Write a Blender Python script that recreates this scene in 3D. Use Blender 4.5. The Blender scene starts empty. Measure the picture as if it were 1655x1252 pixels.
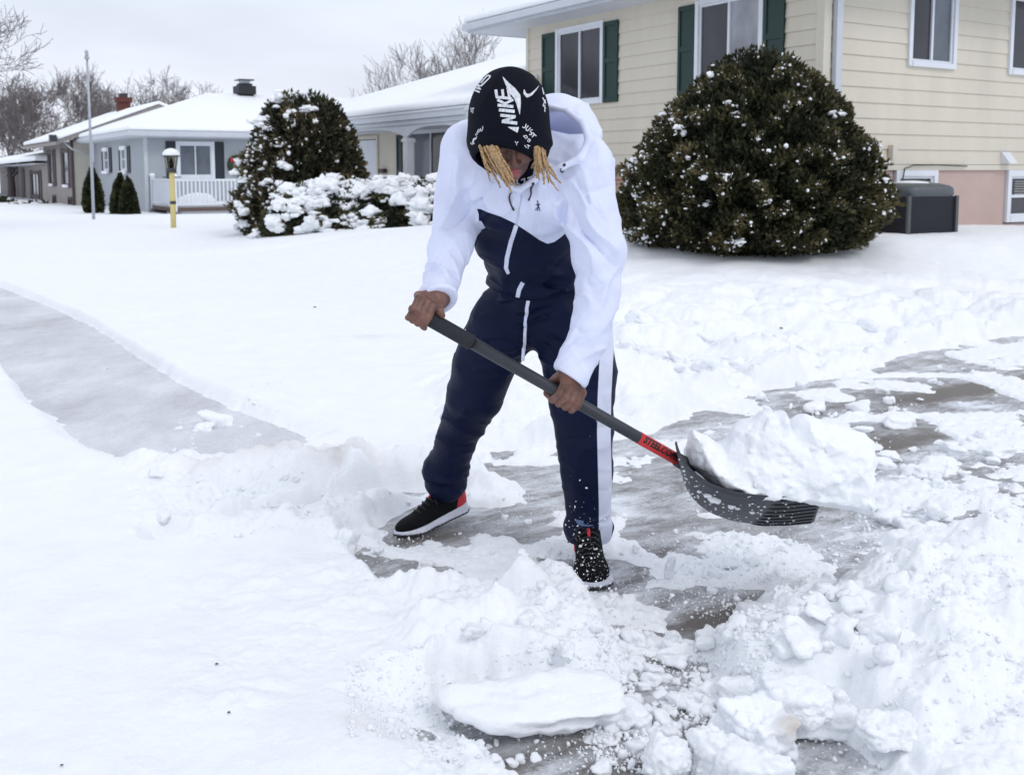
import bpy, math, random
import numpy as np
from mathutils import Vector, Matrix
from mathutils.bvhtree import BVHTree

scene = bpy.context.scene
COL = scene.collection
# ---------------------------------------------------------------- camera
F_PX, CX, CY, HORIZON, CAM_H = 1655.0, 827.5, 440.0, 275.0, 1.40
PITCH = math.atan((CY - HORIZON) / F_PX)
cam_data = bpy.data.cameras.new('camera')
cam = bpy.data.objects.new('camera', cam_data)
COL.objects.link(cam)
cam.location = (0, 0, CAM_H)
cam.rotation_euler = (math.pi / 2 - PITCH, 0, 0)
cam_data.sensor_fit = 'HORIZONTAL'
cam_data.sensor_width = 36.0
cam_data.lens = 36.0 * F_PX / 1655.0
cam_data.shift_y = -(626.0 - CY) / 1655.0
cam_data.clip_start = 0.05
cam_data.clip_end = 3000
cam_data.dof.use_dof = True
cam_data.dof.focus_distance = 3.1
cam_data.dof.aperture_fstop = 7.1
scene.camera = cam
# ---------------------------------------------------------------- sky and light (overcast)
world = bpy.data.worlds.new('World')
scene.world = world
world.use_nodes = True
wn, wl = world.node_tree.nodes, world.node_tree.links
wn.clear()
w_out = wn.new('ShaderNodeOutputWorld')
w_bg = wn.new('ShaderNodeBackground')
w_sky = wn.new('ShaderNodeTexSky')
w_sky.sky_type = 'NISHITA'
w_sky.sun_disc = False
SUN_EL, SUN_ROT = math.radians(38), math.radians(200)
w_sky.sun_elevation = SUN_EL
w_sky.sun_rotation = SUN_ROT
w_sky.dust_density = 4.0
w_geo = wn.new('ShaderNodeTexCoord')
w_sep = wn.new('ShaderNodeSeparateXYZ')
wl.new(w_geo.outputs['Generated'], w_sep.inputs[0])
w_ramp = wn.new('ShaderNodeValToRGB')          # cloud deck: paler at the horizon, brighter overhead
w_ramp.color_ramp.elements[0].position = 0.0
w_ramp.color_ramp.elements[0].color = (9.3, 9.7, 10.5, 1)
w_ramp.color_ramp.elements[1].position = 1.0
w_ramp.color_ramp.elements[1].color = (9.9, 10.3, 11.3, 1)
e = w_ramp.color_ramp.elements.new(0.10); e.color = (8.6, 9.15, 10.3, 1)
e = w_ramp.color_ramp.elements.new(0.30); e.color = (8.0, 8.8, 10.3, 1)
wl.new(w_sep.outputs['Z'], w_ramp.inputs[0])
w_noise = wn.new('ShaderNodeTexNoise')
w_noise.inputs['Scale'].default_value = 3.0
w_noise.inputs['Detail'].default_value = 5
w_noise.inputs['Roughness'].default_value = 0.5
w_map = wn.new('ShaderNodeMapping')
w_map.inputs['Scale'].default_value = (1.0, 1.0, 3.5)
wl.new(w_geo.outputs['Generated'], w_map.inputs[0])
wl.new(w_map.outputs[0], w_noise.inputs['Vector'])
w_mr = wn.new('ShaderNodeMapRange')
w_mr.inputs['From Min'].default_value = 0.3
w_mr.inputs['From Max'].default_value = 0.7
w_mr.inputs['To Min'].default_value = 0.88
w_mr.inputs['To Max'].default_value = 1.09
wl.new(w_noise.outputs['Fac'], w_mr.inputs['Value'])
w_mul = wn.new('ShaderNodeVectorMath'); w_mul.operation = 'SCALE'
wl.new(w_ramp.outputs['Color'], w_mul.inputs[0])
wl.new(w_mr.outputs[0], w_mul.inputs['Scale'])
w_mix = wn.new('ShaderNodeMixRGB')
w_mix.inputs[0].default_value = 0.93
wl.new(w_sky.outputs[0], w_mix.inputs[1])
wl.new(w_mul.outputs[0], w_mix.inputs[2])
wl.new(w_mix.outputs[0], w_bg.inputs['Color'])
w_bg.inputs['Strength'].default_value = 0.10
wl.new(w_bg.outputs[0], w_out.inputs['Surface'])
sun_data = bpy.data.lights.new('sun', 'SUN')
sun = bpy.data.objects.new('sun', sun_data)
COL.objects.link(sun)
sun_data.energy = 0.75
sun_data.angle = math.radians(20)
sun_data.color = (1.0, 0.97, 0.93)
# light comes from behind and to the right of the camera, high
sun.rotation_euler = (math.radians(46), 0, math.radians(42))
scene.view_settings.view_transform = 'Standard'
scene.view_settings.look = 'None'
scene.view_settings.exposure = 0.04
scene.view_settings.gamma = 1.0
scene.view_settings.use_curve_mapping = False
scene.render.engine = 'CYCLES'
scene.cycles.use_denoising = True
scene.cycles.max_bounces = 8
scene.cycles.diffuse_bounces = 5
scene.cycles.glossy_bounces = 3
scene.cycles.caustics_reflective = False
scene.cycles.caustics_refractive = False

# ---------------------------------------------------------------- pixel <-> world
cp, sp = math.cos(PITCH), math.sin(PITCH)
def ray(u, v):
    a, b = (u - CX) / F_PX, -(v - CY) / F_PX
    return np.array([a, cp + b * sp, b * cp - sp])
def P(u, v, Y):
    d = ray(u, v)
    return np.array([0, 0, CAM_H]) + d * (Y / d[1])
def PG(u, v, z=0.0):
    d = ray(u, v)
    return np.array([0, 0, CAM_H]) + d * ((z - CAM_H) / d[2])
def project(x, y, z):
    zz = z - CAM_H
    dep = y * cp - zz * sp
    up = y * sp + zz * cp
    return CX + F_PX * x / dep, CY - F_PX * up / dep

# ---------------------------------------------------------------- noise
def _hash(ix, iy, iz, seed):
    h = (ix.astype(np.int64) * 374761393 + iy.astype(np.int64) * 668265263 + iz.astype(np.int64) * 2147483647 + seed * 974634777) & 0xFFFFFFFF
    h = ((h ^ (h >> 13)) * 1274126177) & 0xFFFFFFFF
    h = ((h ^ (h >> 16)) * 2246822519) & 0xFFFFFFFF
    return (((h ^ (h >> 15)) & 0xFFFF) / 65535.0).astype(np.float32)
def noise3(x, y, z, seed=0):
    """value noise, -1..1"""
    x, y, z = np.broadcast_arrays(np.asarray(x, np.float32), np.asarray(y, np.float32), np.asarray(z, np.float32))
    ix, iy, iz = np.floor(x), np.floor(y), np.floor(z)
    fx, fy, fz = x - ix, y - iy, z - iz
    fx, fy, fz = [f * f * f * (f * (f * 6 - 15) + 10) for f in (fx, fy, fz)]
    r = 0
    for dx in (0, 1):
        wx = fx if dx else 1 - fx
        for dy in (0, 1):
            wy = fy if dy else 1 - fy
            for dz in (0, 1):
                wz = fz if dz else 1 - fz
                r = r + wx * wy * wz * _hash(ix + dx, iy + dy, iz + dz, seed)
    return r * 2 - 1
def fbm(x, y, z, oct=4, seed=0, gain=0.5):
    s, a, t = 0, 1.0, 0
    for o in range(oct):
        k = 2.03 ** o
        s = s + a * noise3(x * k + 17.3 * o, y * k - 9.1 * o, z * k + 3.7 * o, seed + o)
        t += a; a *= gain
    return s / t
def domes(x, y, cell, seed, rmin=0.35, rmax=0.75, density=0.8):
    """height of a carpet of overlapping lumps, in units of cell"""
    gx, gy = np.floor(x / cell), np.floor(y / cell)
    out = np.zeros_like(x)
    for i in (-1, 0, 1):
        for j in (-1, 0, 1):
            cx_, cy_ = gx + i, gy + j
            jx = _hash(cx_, cy_, cx_ * 0, seed); jy = _hash(cx_, cy_, cx_ * 0 + 1, seed)
            rr = rmin + (rmax - rmin) * _hash(cx_, cy_, cx_ * 0 + 2, seed) ** 1.5
            on = _hash(cx_, cy_, cx_ * 0 + 3, seed) < density
            sq = 0.55 + 0.7 * _hash(cx_, cy_, cx_ * 0 + 4, seed)
            d2 = ((x / cell - cx_ - jx) ** 2 * sq + (y / cell - cy_ - jy) ** 2 / sq) / (rr * rr)
            h = rr * np.sqrt(np.clip(1 - d2, 0, 1)) * on
            out = np.maximum(out, h)
    return out * cell
def sstep(a, b, x):
    t = np.clip((x - a) / (b - a), 0, 1)
    return t * t * (3 - 2 * t)

# ---------------------------------------------------------------- mesh helpers
def mesh_np(name, verts, faces, mat=None, smooth=True, attrs=None):
    """faces: (n,k) int array or list of such arrays"""
    me = bpy.data.meshes.new(name)
    if not isinstance(faces, (list, tuple)): faces = [faces]
    faces = [np.asarray(f, np.int32) for f in faces if len(f)]
    verts = np.asarray(verts, np.float32)
    me.vertices.add(len(verts)); me.vertices.foreach_set('co', verts.ravel())
    nl = sum(f.size for f in faces); nf = sum(len(f) for f in faces)
    me.loops.add(nl); me.loops.foreach_set('vertex_index', np.concatenate([f.ravel() for f in faces]))
    me.polygons.add(nf)
    starts, off = [], 0
    for f in faces:
        starts.append(off + np.arange(len(f)) * f.shape[1]); off += f.size
    me.polygons.foreach_set('loop_start', np.concatenate(starts).astype(np.int32))
    me.update(calc_edges=True)
    me.validate()
    me.polygons.foreach_set('use_smooth', np.full(len(me.polygons), bool(smooth)))
    if attrs:
        for k, v in attrs.items():
            a = me.attributes.new(k, 'FLOAT', 'POINT')
            a.data.foreach_set('value', np.asarray(v, np.float32))
    if mat is not None: me.materials.append(mat)
    return me
def link(name, me, parent=None, loc=None):
    o = bpy.data.objects.new(name, me)
    COL.objects.link(o)
    if loc is not None: o.location = loc
    if parent is not None: o.parent = parent
    return o
def tag(o, label=None, cat=None, group=None, kind=None):
    if label: o['label'] = label
    if cat: o['category'] = cat
    if group: o['group'] = group
    if kind: o['kind'] = kind
    return o
def empty(name, loc, label, cat, group=None, rz=0.0):
    o = bpy.data.objects.new(name, None)
    o.empty_display_size = 0.2
    COL.objects.link(o)
    o.location = loc; o.rotation_euler = (0, 0, rz)
    return tag(o, label, cat, group)
class MB:
    """collects simple solids into one mesh"""
    def __init__(s): s.v, s.f3, s.f4, s.n = [], [], [], 0
    def add(s, v, f):
        v = np.asarray(v, float); f = np.asarray(f, int) + s.n
        s.v.append(v); (s.f3 if f.shape[1] == 3 else s.f4).append(f); s.n += len(v); return s
    def hexa(s, c8):
        return s.add(c8, [[0, 3, 2, 1], [4, 5, 6, 7], [0, 1, 5, 4], [1, 2, 6, 5], [2, 3, 7, 6], [3, 0, 4, 7]])
    def box(s, x0, x1, y0, y1, z0, z1, M=None):
        c = np.array([[x0, y0, z0], [x1, y0, z0], [x1, y1, z0], [x0, y1, z0], [x0, y0, z1], [x1, y0, z1], [x1, y1, z1], [x0, y1, z1]], float)
        if M is not None: c = M(c)
        return s.hexa(c)
    def tube(s, pts, rad, n=8, cap=True):
        pts = np.asarray(pts, float); m = len(pts)
        rad = np.broadcast_to(np.asarray(rad, float), (m,))
        tan = np.gradient(pts, axis=0); tan /= np.linalg.norm(tan, axis=1)[:, None] + 1e-9
        ref = np.array([0, 0, 1.0]) if abs(tan[0][2]) < 0.9 else np.array([1.0, 0, 0])
        a = np.cross(tan[0], ref); a /= np.linalg.norm(a)
        vs = []
        th = np.arange(n) * 2 * math.pi / n
        for i in range(m):
            a = a - tan[i] * np.dot(a, tan[i]); a /= np.linalg.norm(a) + 1e-9
            b = np.cross(tan[i], a)
            vs.append(pts[i] + rad[i] * (np.cos(th)[:, None] * a + np.sin(th)[:, None] * b))
        v = np.concatenate(vs)
        f = []
        for i in range(m - 1):
            for k in range(n):
                f.append([i * n + k, i * n + (k + 1) % n, (i + 1) * n + (k + 1) % n, (i + 1) * n + k])
        base = s.n
        s.add(v, f)
        if cap:
            c0, c1 = s.n, s.n + 1
            s.v.append(np.array([pts[0], pts[-1]])); s.n += 2
            s.f3.append(np.array([[c0, base + (k + 1) % n, base + k] for k in range(n)]))
            e0 = base + (m - 1) * n
            s.f3.append(np.array([[c1, e0 + k, e0 + (k + 1) % n] for k in range(n)]))
        return s
    def build(s, name, mat, parent=None, smooth=False, loc=None):
        fs = []
        if s.f3: fs.append(np.concatenate(s.f3))
        if s.f4: fs.append(np.concatenate(s.f4))
        V = np.concatenate(s.v)
        if loc is not None: V = V - np.asarray(loc)
        return link(name, mesh_np(name, V, fs, mat, smooth), parent, loc)
def local_to(parent, o):
    """keep world position when parented to an empty that is not at the origin"""
    o.parent = parent
    o.matrix_parent_inverse = (Matrix.Translation(parent.location) @ parent.rotation_euler.to_matrix().to_4x4()).inverted()
    return o

# ---------------------------------------------------------------- signed-distance sculpting
def surface_nets(Fg, lo, h):
    ins = Fg < 0
    nx, ny, nz = Fg.shape
    cnt = np.zeros((nx - 1, ny - 1, nz - 1), np.int8)
    for dx in (0, 1):
        for dy in (0, 1):
            for dz in (0, 1):
                cnt += ins[dx:nx - 1 + dx, dy:ny - 1 + dy, dz:nz - 1 + dz]
    act = (cnt > 0) & (cnt < 8)
    idx = np.flatnonzero(act)
    I, J, K = np.unravel_index(idx, act.shape)
    acc = np.zeros((len(idx), 3), np.float64); num = np.zeros(len(idx))
    corners = [(a, b, c) for a in (0, 1) for b in (0, 1) for c in (0, 1)]
    val = {c: Fg[I + c[0], J + c[1], K + c[2]] for c in corners}
    for c in corners:
        for ax in range(3):
            if c[ax]: continue
            d = list(c); d[ax] = 1; d = tuple(d)
            v0, v1 = val[c], val[d]
            m = (v0 < 0) != (v1 < 0)
            t = np.where(m, v0 / np.where(m, v0 - v1, 1), 0)
            p = np.tile(np.array(c, float), (len(idx), 1)); p[:, ax] += t
            acc += p * m[:, None]; num += m
    V = np.stack([I, J, K], 1) + acc / num[:, None]
    V = V * h + np.asarray(lo)
    vid = np.full(act.shape, -1, np.int32); vid.ravel()[idx] = np.arange(len(idx), dtype=np.int32)
    quads = []
    for ax in range(3):
        o1, o2 = [(1, 2), (2, 0), (0, 1)][ax]
        sl0 = [slice(None)] * 3; sl1 = [slice(None)] * 3
        sl0[ax] = slice(0, -1); sl1[ax] = slice(1, None)
        s0, s1 = ins[tuple(sl0)], ins[tuple(sl1)]
        q = s0 != s1
        e = np.array(np.nonzero(q)).T
        ok = (e[:, o1] > 0) & (e[:, o2] > 0) & (e[:, o1] < Fg.shape[o1] - 1) & (e[:, o2] < Fg.shape[o2] - 1)
        e = e[ok]
        sgn = s0[tuple(e.T)]
        def g(a, b):
            f = e.copy(); f[:, o1] -= a; f[:, o2] -= b
            return vid[tuple(f.T)]
        qd = np.stack([g(1, 1), g(0, 1), g(0, 0), g(1, 0)], 1)
        qd[~sgn] = qd[~sgn][:, ::-1]
        quads.append(qd)
    return V, np.concatenate(quads)
def mesh_sdf(fn, lo, hi, h, B=8, slack=1.35):
    lo = np.asarray(lo, float); hi = np.asarray(hi, float)
    nb = np.maximum(1, np.ceil((hi - lo) / (B * h)).astype(int))
    cs = [lo[k] + (np.arange(nb[k]) + 0.5) * B * h for k in range(3)]
    cxg, cyg, czg = [a.ravel().astype(np.float32) for a in np.meshgrid(*cs, indexing='ij')]
    fc = fn(cxg, cyg, czg)
    Fg = np.repeat(np.repeat(np.repeat(np.sign(fc).reshape(nb), B, 0), B, 1), B, 2).astype(np.float32)
    on = np.flatnonzero(np.abs(fc) < slack * 0.87 * B * h + 0.004)
    off = np.arange(B)
    OX, OY, OZ = [a.ravel() for a in np.meshgrid(off, off, off, indexing='ij')]
    bi, bj, bk = np.unravel_index(on, nb)
    for s in range(0, len(on), 1500):
        e = slice(s, s + 1500)
        gi = (bi[e, None] * B + OX).ravel(); gj = (bj[e, None] * B + OY).ravel(); gk = (bk[e, None] * B + OZ).ravel()
        x = (lo[0] + gi * h).astype(np.float32); y = (lo[1] + gj * h).astype(np.float32); z = (lo[2] + gk * h).astype(np.float32)
        Fg[gi, gj, gk] = fn(x, y, z)
    return surface_nets(Fg, lo, h)
def smin(a, b, k):
    q = np.clip(k - np.abs(a - b), 0, None) / k
    return np.minimum(a, b) - q * q * k * 0.25
def smax(a, b, k): return -smin(-a, -b, k)
def cap(x, y, z, a, b, r1, r2):
    a = np.asarray(a, np.float32); b = np.asarray(b, np.float32); d = b - a
    px, py, pz = x - a[0], y - a[1], z - a[2]
    t = np.clip((px * d[0] + py * d[1] + pz * d[2]) / np.dot(d, d), 0, 1)
    return np.sqrt((px - t * d[0]) ** 2 + (py - t * d[1]) ** 2 + (pz - t * d[2]) ** 2) - (r1 + (r2 - r1) * t)
def chain(x, y, z, pts, rs, k=0.02):
    d = None
    for i in range(len(pts) - 1):
        c = cap(x, y, z, pts[i], pts[i + 1], rs[i], rs[i + 1])
        d = c if d is None else smin(d, c, k)
    return d
def ell(x, y, z, c, r, R=None):
    px, py, pz = x - c[0], y - c[1], z - c[2]
    if R is not None:
        R = np.asarray(R, np.float32)      # rows: local axes
        px, py, pz = [R[i][0] * px + R[i][1] * py + R[i][2] * pz for i in range(3)]
    k0 = np.sqrt((px / r[0]) ** 2 + (py / r[1]) ** 2 + (pz / r[2]) ** 2) + 1e-6
    k1 = np.sqrt((px / r[0] ** 2) ** 2 + (py / r[1] ** 2) ** 2 + (pz / r[2] ** 2) ** 2) + 1e-6
    return k0 * (k0 - 1) / k1
def rbox(x, y, z, c, b, r, R=None):
    px, py, pz = x - c[0], y - c[1], z - c[2]
    if R is not None:
        R = np.asarray(R, np.float32)
        px, py, pz = [R[i][0] * px + R[i][1] * py + R[i][2] * pz for i in range(3)]
    qx, qy, qz = np.abs(px) - b[0] + r, np.abs(py) - b[1] + r, np.abs(pz) - b[2] + r
    return np.sqrt(np.clip(qx, 0, None) ** 2 + np.clip(qy, 0, None) ** 2 + np.clip(qz, 0, None) ** 2) + np.minimum(np.maximum(qx, np.maximum(qy, qz)), 0) - r
def unit(v):
    v = np.asarray(v, float); return v / np.linalg.norm(v)

# ---------------------------------------------------------------- material helpers
def new_mat(name):
    m = bpy.data.materials.new(name); m.use_nodes = True
    nt = m.node_tree; b = nt.nodes['Principled BSDF']
    return m, nt, b
def nd(nt, kind, **kw):
    n = nt.nodes.new(kind)
    for k, v in kw.items():
        if k in ('operation', 'blend_type', 'wave_type', 'feature', 'data_type', 'bands_direction', 'attribute_name', 'distance', 'noise_dimensions', 'wave_profile'): setattr(n, k, v)
        else: n.inputs[k.replace('_', ' ')].default_value = v
    return n
def coords(nt, scale=(1, 1, 1), kind='Object', rot=(0, 0, 0)):
    tc = nt.nodes.new('ShaderNodeTexCoord'); mp = nt.nodes.new('ShaderNodeMapping')
    mp.inputs['Scale'].default_value = scale; mp.inputs['Rotation'].default_value = rot
    nt.links.new(tc.outputs[kind], mp.inputs[0]); return mp.outputs[0]
def simple(name, col, rough=0.6, noise=0.12, nscale=6.0, bump=0.0, bscale=60.0, metal=0.0, spec=None, nstretch=(1, 1, 1)):
    m, nt, b = new_mat(name)
    vec = coords(nt, nstretch)
    n = nd(nt, 'ShaderNodeTexNoise', Scale=nscale, Detail=6.0, Roughness=0.6); nt.links.new(vec, n.inputs['Vector'])
    mr = nd(nt, 'ShaderNodeMapRange', From_Min=0.25, From_Max=0.75, To_Min=1 - noise, To_Max=1 + noise); nt.links.new(n.outputs['Fac'], mr.inputs['Value'])
    sc = nd(nt, 'ShaderNodeVectorMath', operation='SCALE'); sc.inputs[0].default_value = col[:3]
    nt.links.new(mr.outputs[0], sc.inputs['Scale']); nt.links.new(sc.outputs[0], b.inputs['Base Color'])
    b.inputs['Roughness'].default_value = rough; b.inputs['Metallic'].default_value = metal
    if spec is not None: b.inputs['Specular IOR Level'].default_value = spec
    if bump:
        n2 = nd(nt, 'ShaderNodeTexNoise', Scale=bscale, Detail=4.0); nt.links.new(vec, n2.inputs['Vector'])
        bp = nd(nt, 'ShaderNodeBump', Strength=bump, Distance=0.01); nt.links.new(n2.outputs['Fac'], bp.inputs['Height']); nt.links.new(bp.outputs[0], b.inputs['Normal'])
    return m
def snow_mat(name, col=(0.90, 0.92, 0.945), b1=0.5, s1=60.0, dirt=0.0, dist=0.012):
    m, nt, b = new_mat(name)
    vec = coords(nt)
    n1 = nd(nt, 'ShaderNodeTexNoise', Scale=s1, Detail=7.0, Roughness=0.68); nt.links.new(vec, n1.inputs['Vector'])
    n2 = nd(nt, 'ShaderNodeTexNoise', Scale=7.0, Detail=5.0, Roughness=0.55); nt.links.new(vec, n2.inputs['Vector'])
    bp = nd(nt, 'ShaderNodeBump', Strength=b1, Distance=dist); nt.links.new(n1.outputs['Fac'], bp.inputs['Height'])
    nt.links.new(bp.outputs[0], b.inputs['Normal'])
    mr = nd(nt, 'ShaderNodeMapRange', From_Min=0.3, From_Max=0.7, To_Min=0.97, To_Max=1.02); nt.links.new(n2.outputs['Fac'], mr.inputs['Value'])
    sc = nd(nt, 'ShaderNodeVectorMath', operation='SCALE'); sc.inputs[0].default_value = col
    nt.links.new(mr.outputs[0], sc.inputs['Scale'])
    out = sc.outputs[0]
    if dirt:
        at = nd(nt, 'ShaderNodeAttribute', attribute_name='dirt')
        mx = nd(nt, 'ShaderNodeMixRGB'); mx.inputs[2].default_value = (0.42, 0.33, 0.25, 1)
        n3 = nd(nt, 'ShaderNodeTexNoise', Scale=14.0, Detail=6.0); nt.links.new(vec, n3.inputs['Vector'])
        ml = nd(nt, 'ShaderNodeMath', operation='MULTIPLY'); nt.links.new(at.outputs['Fac'], ml.inputs[0]); nt.links.new(n3.outputs['Fac'], ml.inputs[1])
        nt.links.new(ml.outputs[0], mx.inputs[0]); nt.links.new(out, mx.inputs[1]); out = mx.outputs[0]
    nt.links.new(out, b.inputs['Base Color'])
    b.inputs['Roughness'].default_value = 0.75
    b.inputs['Specular IOR Level'].default_value = 0.15
    return m
M_SNOW = snow_mat('snow')
M_SNOW_DIRTY = snow_mat('snow_ground', dirt=1.0)
M_SNOW_UNIT = snow_mat('snow_lump', s1=2.0)
M_SNOW_FAR = snow_mat('roof_snow', b1=0.15, s1=9.0)
# ================================================================= GROUND AND SNOW
D1 = np.array([-0.530, 0.848]); D2 = np.array([0.848, 0.530])      # street grid directions
def poly_g(px, z=0.0): return np.array([PG(u, v, z)[:2] for u, v in px])
def sdpoly(x, y, poly):
    """signed distance, positive inside"""
    d = np.full(x.shape, 1e9); inside = np.zeros(x.shape, bool)
    n = len(poly)
    for i in range(n):
        a, b = poly[i], poly[(i + 1) % n]
        ex, ey = b - a; wx, wy = x - a[0], y - a[1]
        t = np.clip((wx * ex + wy * ey) / (ex * ex + ey * ey + 1e-12), 0, 1)
        d = np.minimum(d, (wx - ex * t) ** 2 + (wy - ey * t) ** 2)
        c = ((a[1] <= y) & (b[1] > y)) | ((b[1] <= y) & (a[1] > y))
        with np.errstate(divide='ignore', invalid='ignore'):
            xi = a[0] + (y - a[1]) / (b[1] - a[1] if b[1] != a[1] else 1e-9) * ex
        inside ^= c & (x < xi)
    return np.sqrt(d) * np.where(inside, 1, -1)
POLY_DRIVE = poly_g([(1800, 505), (1655, 541), (1560, 556), (1480, 570), (1400, 596), (1290, 622), (1200, 640), (1130, 668), (1060, 700),
                     (990, 712), (900, 728), (800, 735), (757, 752), (800, 770), (845, 790), (800, 812), (730, 800), (640, 838), (560, 872), (580, 905),
                     (612, 935), (645, 975), (700, 985), (800, 968), (870, 958), (930, 965), (1000, 985), (1040, 1015), (1100, 1040), (1180, 1048),
                     (1215, 1010), (1190, 985), (1255, 972), (1290, 958), (1350, 965), (1400, 945), (1480, 915), (1560, 880), (1655, 865), (1900, 850), (1900, 505)])
POLY_GROOVE = poly_g([(250, 872), (330, 856), (430, 836), (560, 808), (640, 795), (690, 797), (640, 815), (540, 840), (430, 858), (330, 875), (250, 890)])
POLY_RUBBLE = poly_g([(960, 1000), (1060, 1020), (1130, 1050), (1185, 1060), (1180, 1110), (1210, 1170), (1180, 1300), (1050, 1300), (1000, 1200), (1020, 1100)])
POLY_SLUSH = poly_g([(735, 1108), (715, 1140), (740, 1175), (790, 1215), (840, 1300), (1120, 1300), (1060, 1215), (1120, 1180), (1165, 1130), (1130, 1075), (1060, 1085), (1010, 1110), (900, 1130)])
POLY_SLUSH2 = poly_g([(600, 1110), (560, 1150), (620, 1240), (700, 1300), (850, 1300), (760, 1180), (700, 1110)])
POLY_SLUSH3 = poly_g([(1270, 1195), (1280, 1300), (1430, 1300), (1420, 1215), (1380, 1190), (1360, 1150), (1340, 1165)])
POLY_WALK = poly_g([(-250, 420), (0, 466), (60, 490), (150, 530), (210, 572), (300, 630), (370, 668), (440, 695), (490, 718), (420, 745), (330, 752), (285, 762), (230, 750), (150, 718), (110, 682), (60, 650), (0, 592), (-250, 520)])
def terrain(x, y, dd=None):
    s = x + 0.63 * (y - 12)
    left = np.interp(y, [-10, 14, 25, 37, 60], [0, 0, -0.10, -0.20, -0.30])
    right = np.interp(y, [6.0, 9.0, 12, 15, 19, 25, 37, 60], [0, 0.22, 0.53, 0.52, 0.20, -0.08, -0.20, -0.30])
    w = sstep(-2.5, 1.6, s)
    return left * (1 - w) + right * w
PILES = [  # photo pixel of the centre on the ground, radii (m), height (m)
    (1520, 985, .34, .22, .11), (1350, 1050, .20, .16, .08), (1600, 1075, .5, .3, .14), (1450, 1100, .36, .24, .09), (1275, 1110, .17, .12, .07),
    (1660, 930, .35, .2, .14), (850, 1005, .10, .06, .075), (775, 1050, .22, .11, .075), (900, 1050, .20, .13, .07), (700, 1000, .12, .08, .04),
    (990, 1030, .10, .06, .03), (1090, 1085, .10, .07, .025), (1600, 1180, .4, .2, .1), (560, 890, .09, .05, .03), (1020, 640, .4, .3, .12), (800, 690, .35, .25, .08),
    (1350, 590, .45, .2, .05), (1200, 590, .45, .25, .07), (1080, 620, .35, .2, .07), (1550, 540, .8, .2, .05), (600, 775, .5, .11, .035), (430, 790, .55, .14, .08), (300, 775, .3, .14, .07)]
PILES_W = [(*PG(u, v)[:2], rx, ry, h) for u, v, rx, ry, h in PILES]
def snow_height(x, y):
    near = (y < 16) & (y > 1.2) & (np.abs(x) < 9)
    z = np.zeros(x.shape); dirt = np.zeros(x.shape)
    H = 0.10 + 0.025 * fbm(x * 0.5, y * 0.5, 0 * x, 3, 5)
    # far field first
    z = terrain(x, y) + H
    z += -0.35 * sstep(300, 900, y)
    xn, yn = x[near], y[near]
    wob = 0.055 * fbm(xn * 3.2, yn * 3.2, 0 * xn, 4, 11) + 0.018 * fbm(xn * 16, yn * 16, 0 * xn, 3, 12)
    dd = sdpoly(xn, yn, POLY_DRIVE)
    dg = sdpoly(xn, yn, POLY_GROOVE)
    ds = np.maximum(sdpoly(xn, yn, POLY_SLUSH), sdpoly(xn, yn, POLY_SLUSH3))
    ds2 = sdpoly(xn, yn, POLY_SLUSH2)
    dw = sdpoly(xn, yn, POLY_WALK)
    bare = np.maximum(dd + wob, ds + wob * 0.8)
    G = terrain(xn, yn)
    G = G * sstep(0.1, 2.6, -dd)
    u, v = project(xn, yn, G + .08)
    # how chunky the snow is
    bank = .72 * sstep(960, 1040, u) * sstep(415, 520, v) * sstep(720, 640, v)                     # ploughed bank behind the driveway
    bank2 = sstep(660, 760, u) * sstep(520, 640, v) * sstep(800, 740, v) * sstep(1040, 1000, u)
    fore = sstep(1120, 1240, u) * sstep(900, 960, v) * sstep(900, 940, v)
    mid = sstep(600, 720, u) * sstep(900, 960, v) * sstep(1240, 1150, u)
    berm = sstep(150, 320, u) * sstep(720, 750, v) * sstep(880, 840, v) * sstep(760, 690, u)
    slabedge = np.exp(-(np.clip(-dd, 0, None) / 0.16) ** 2)
    chunk = np.clip(bank + bank2 * .8 + 0.65 * fore + 0.75 * mid + berm + 0.6 * slabedge, 0, 1)
    chunk = np.clip(chunk + .30 * sstep(.0, .35, fbm(xn * 1.5, yn * 1.9, 0 * xn, 3, 49)) * sstep(800, 900, v) * sstep(700, 640, u), 0, 1)
    Hn = 0.085 + 0.02 * fbm(xn * 0.8, yn * 0.8, 0 * xn, 3, 5) + 0.011 * fbm(xn * 4, yn * 4, 0 * xn, 5, 6)
    wx = xn + 0.04 * fbm(xn * 7, yn * 7, 0 * xn, 2, 31); wy = yn + 0.04 * fbm(xn * 7, yn * 7, 0 * xn + 5, 2, 32)
    L = 0.42 * domes(wx, wy, 0.60, 21, .4, .85, .8) + 0.34 * domes(wx + .13, wy - .07, 0.27, 22, .3, .8, .7) + 0.30 * domes(wx, wy, 0.11, 23, .3, .7, .45) + 0.35 * domes(wx, wy, 0.05, 24, .3, .6, .25)
    Lf = 0.5 * domes(wx, wy, 0.16, 25, .25, .6, .5) + 0.7 * domes(wx, wy, 0.07, 26, .25, .65, .5) + 0.8 * domes(wx, wy, 0.033, 27, .25, .65, .55)
    far = sstep(4.5, 6.0, yn)
    lump = (L * far * 1.15 + (0.55 * Lf + .35 * L) * (1 - far)) - 0.03
    pile = np.zeros(xn.shape)
    pxw = xn + .05 * fbm(xn * 5, yn * 5, 0 * xn, 4, 47); pyw = yn + .05 * fbm(xn * 5, yn * 5, 0 * xn + 9, 4, 48)
    for px_, py_, rx, ry, h in PILES_W:
        q = ((pxw - px_) / rx) ** 2 + ((pyw - py_) / ry) ** 2
        pile = np.maximum(pile, h * np.clip(1 - q, 0, 1) ** .85) + 0.25 * h * np.exp(-q * 1.3)
    rough = 0.010 * fbm(xn * 22, yn * 22, 0 * xn, 4, 41) * (0.25 + chunk)
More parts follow.
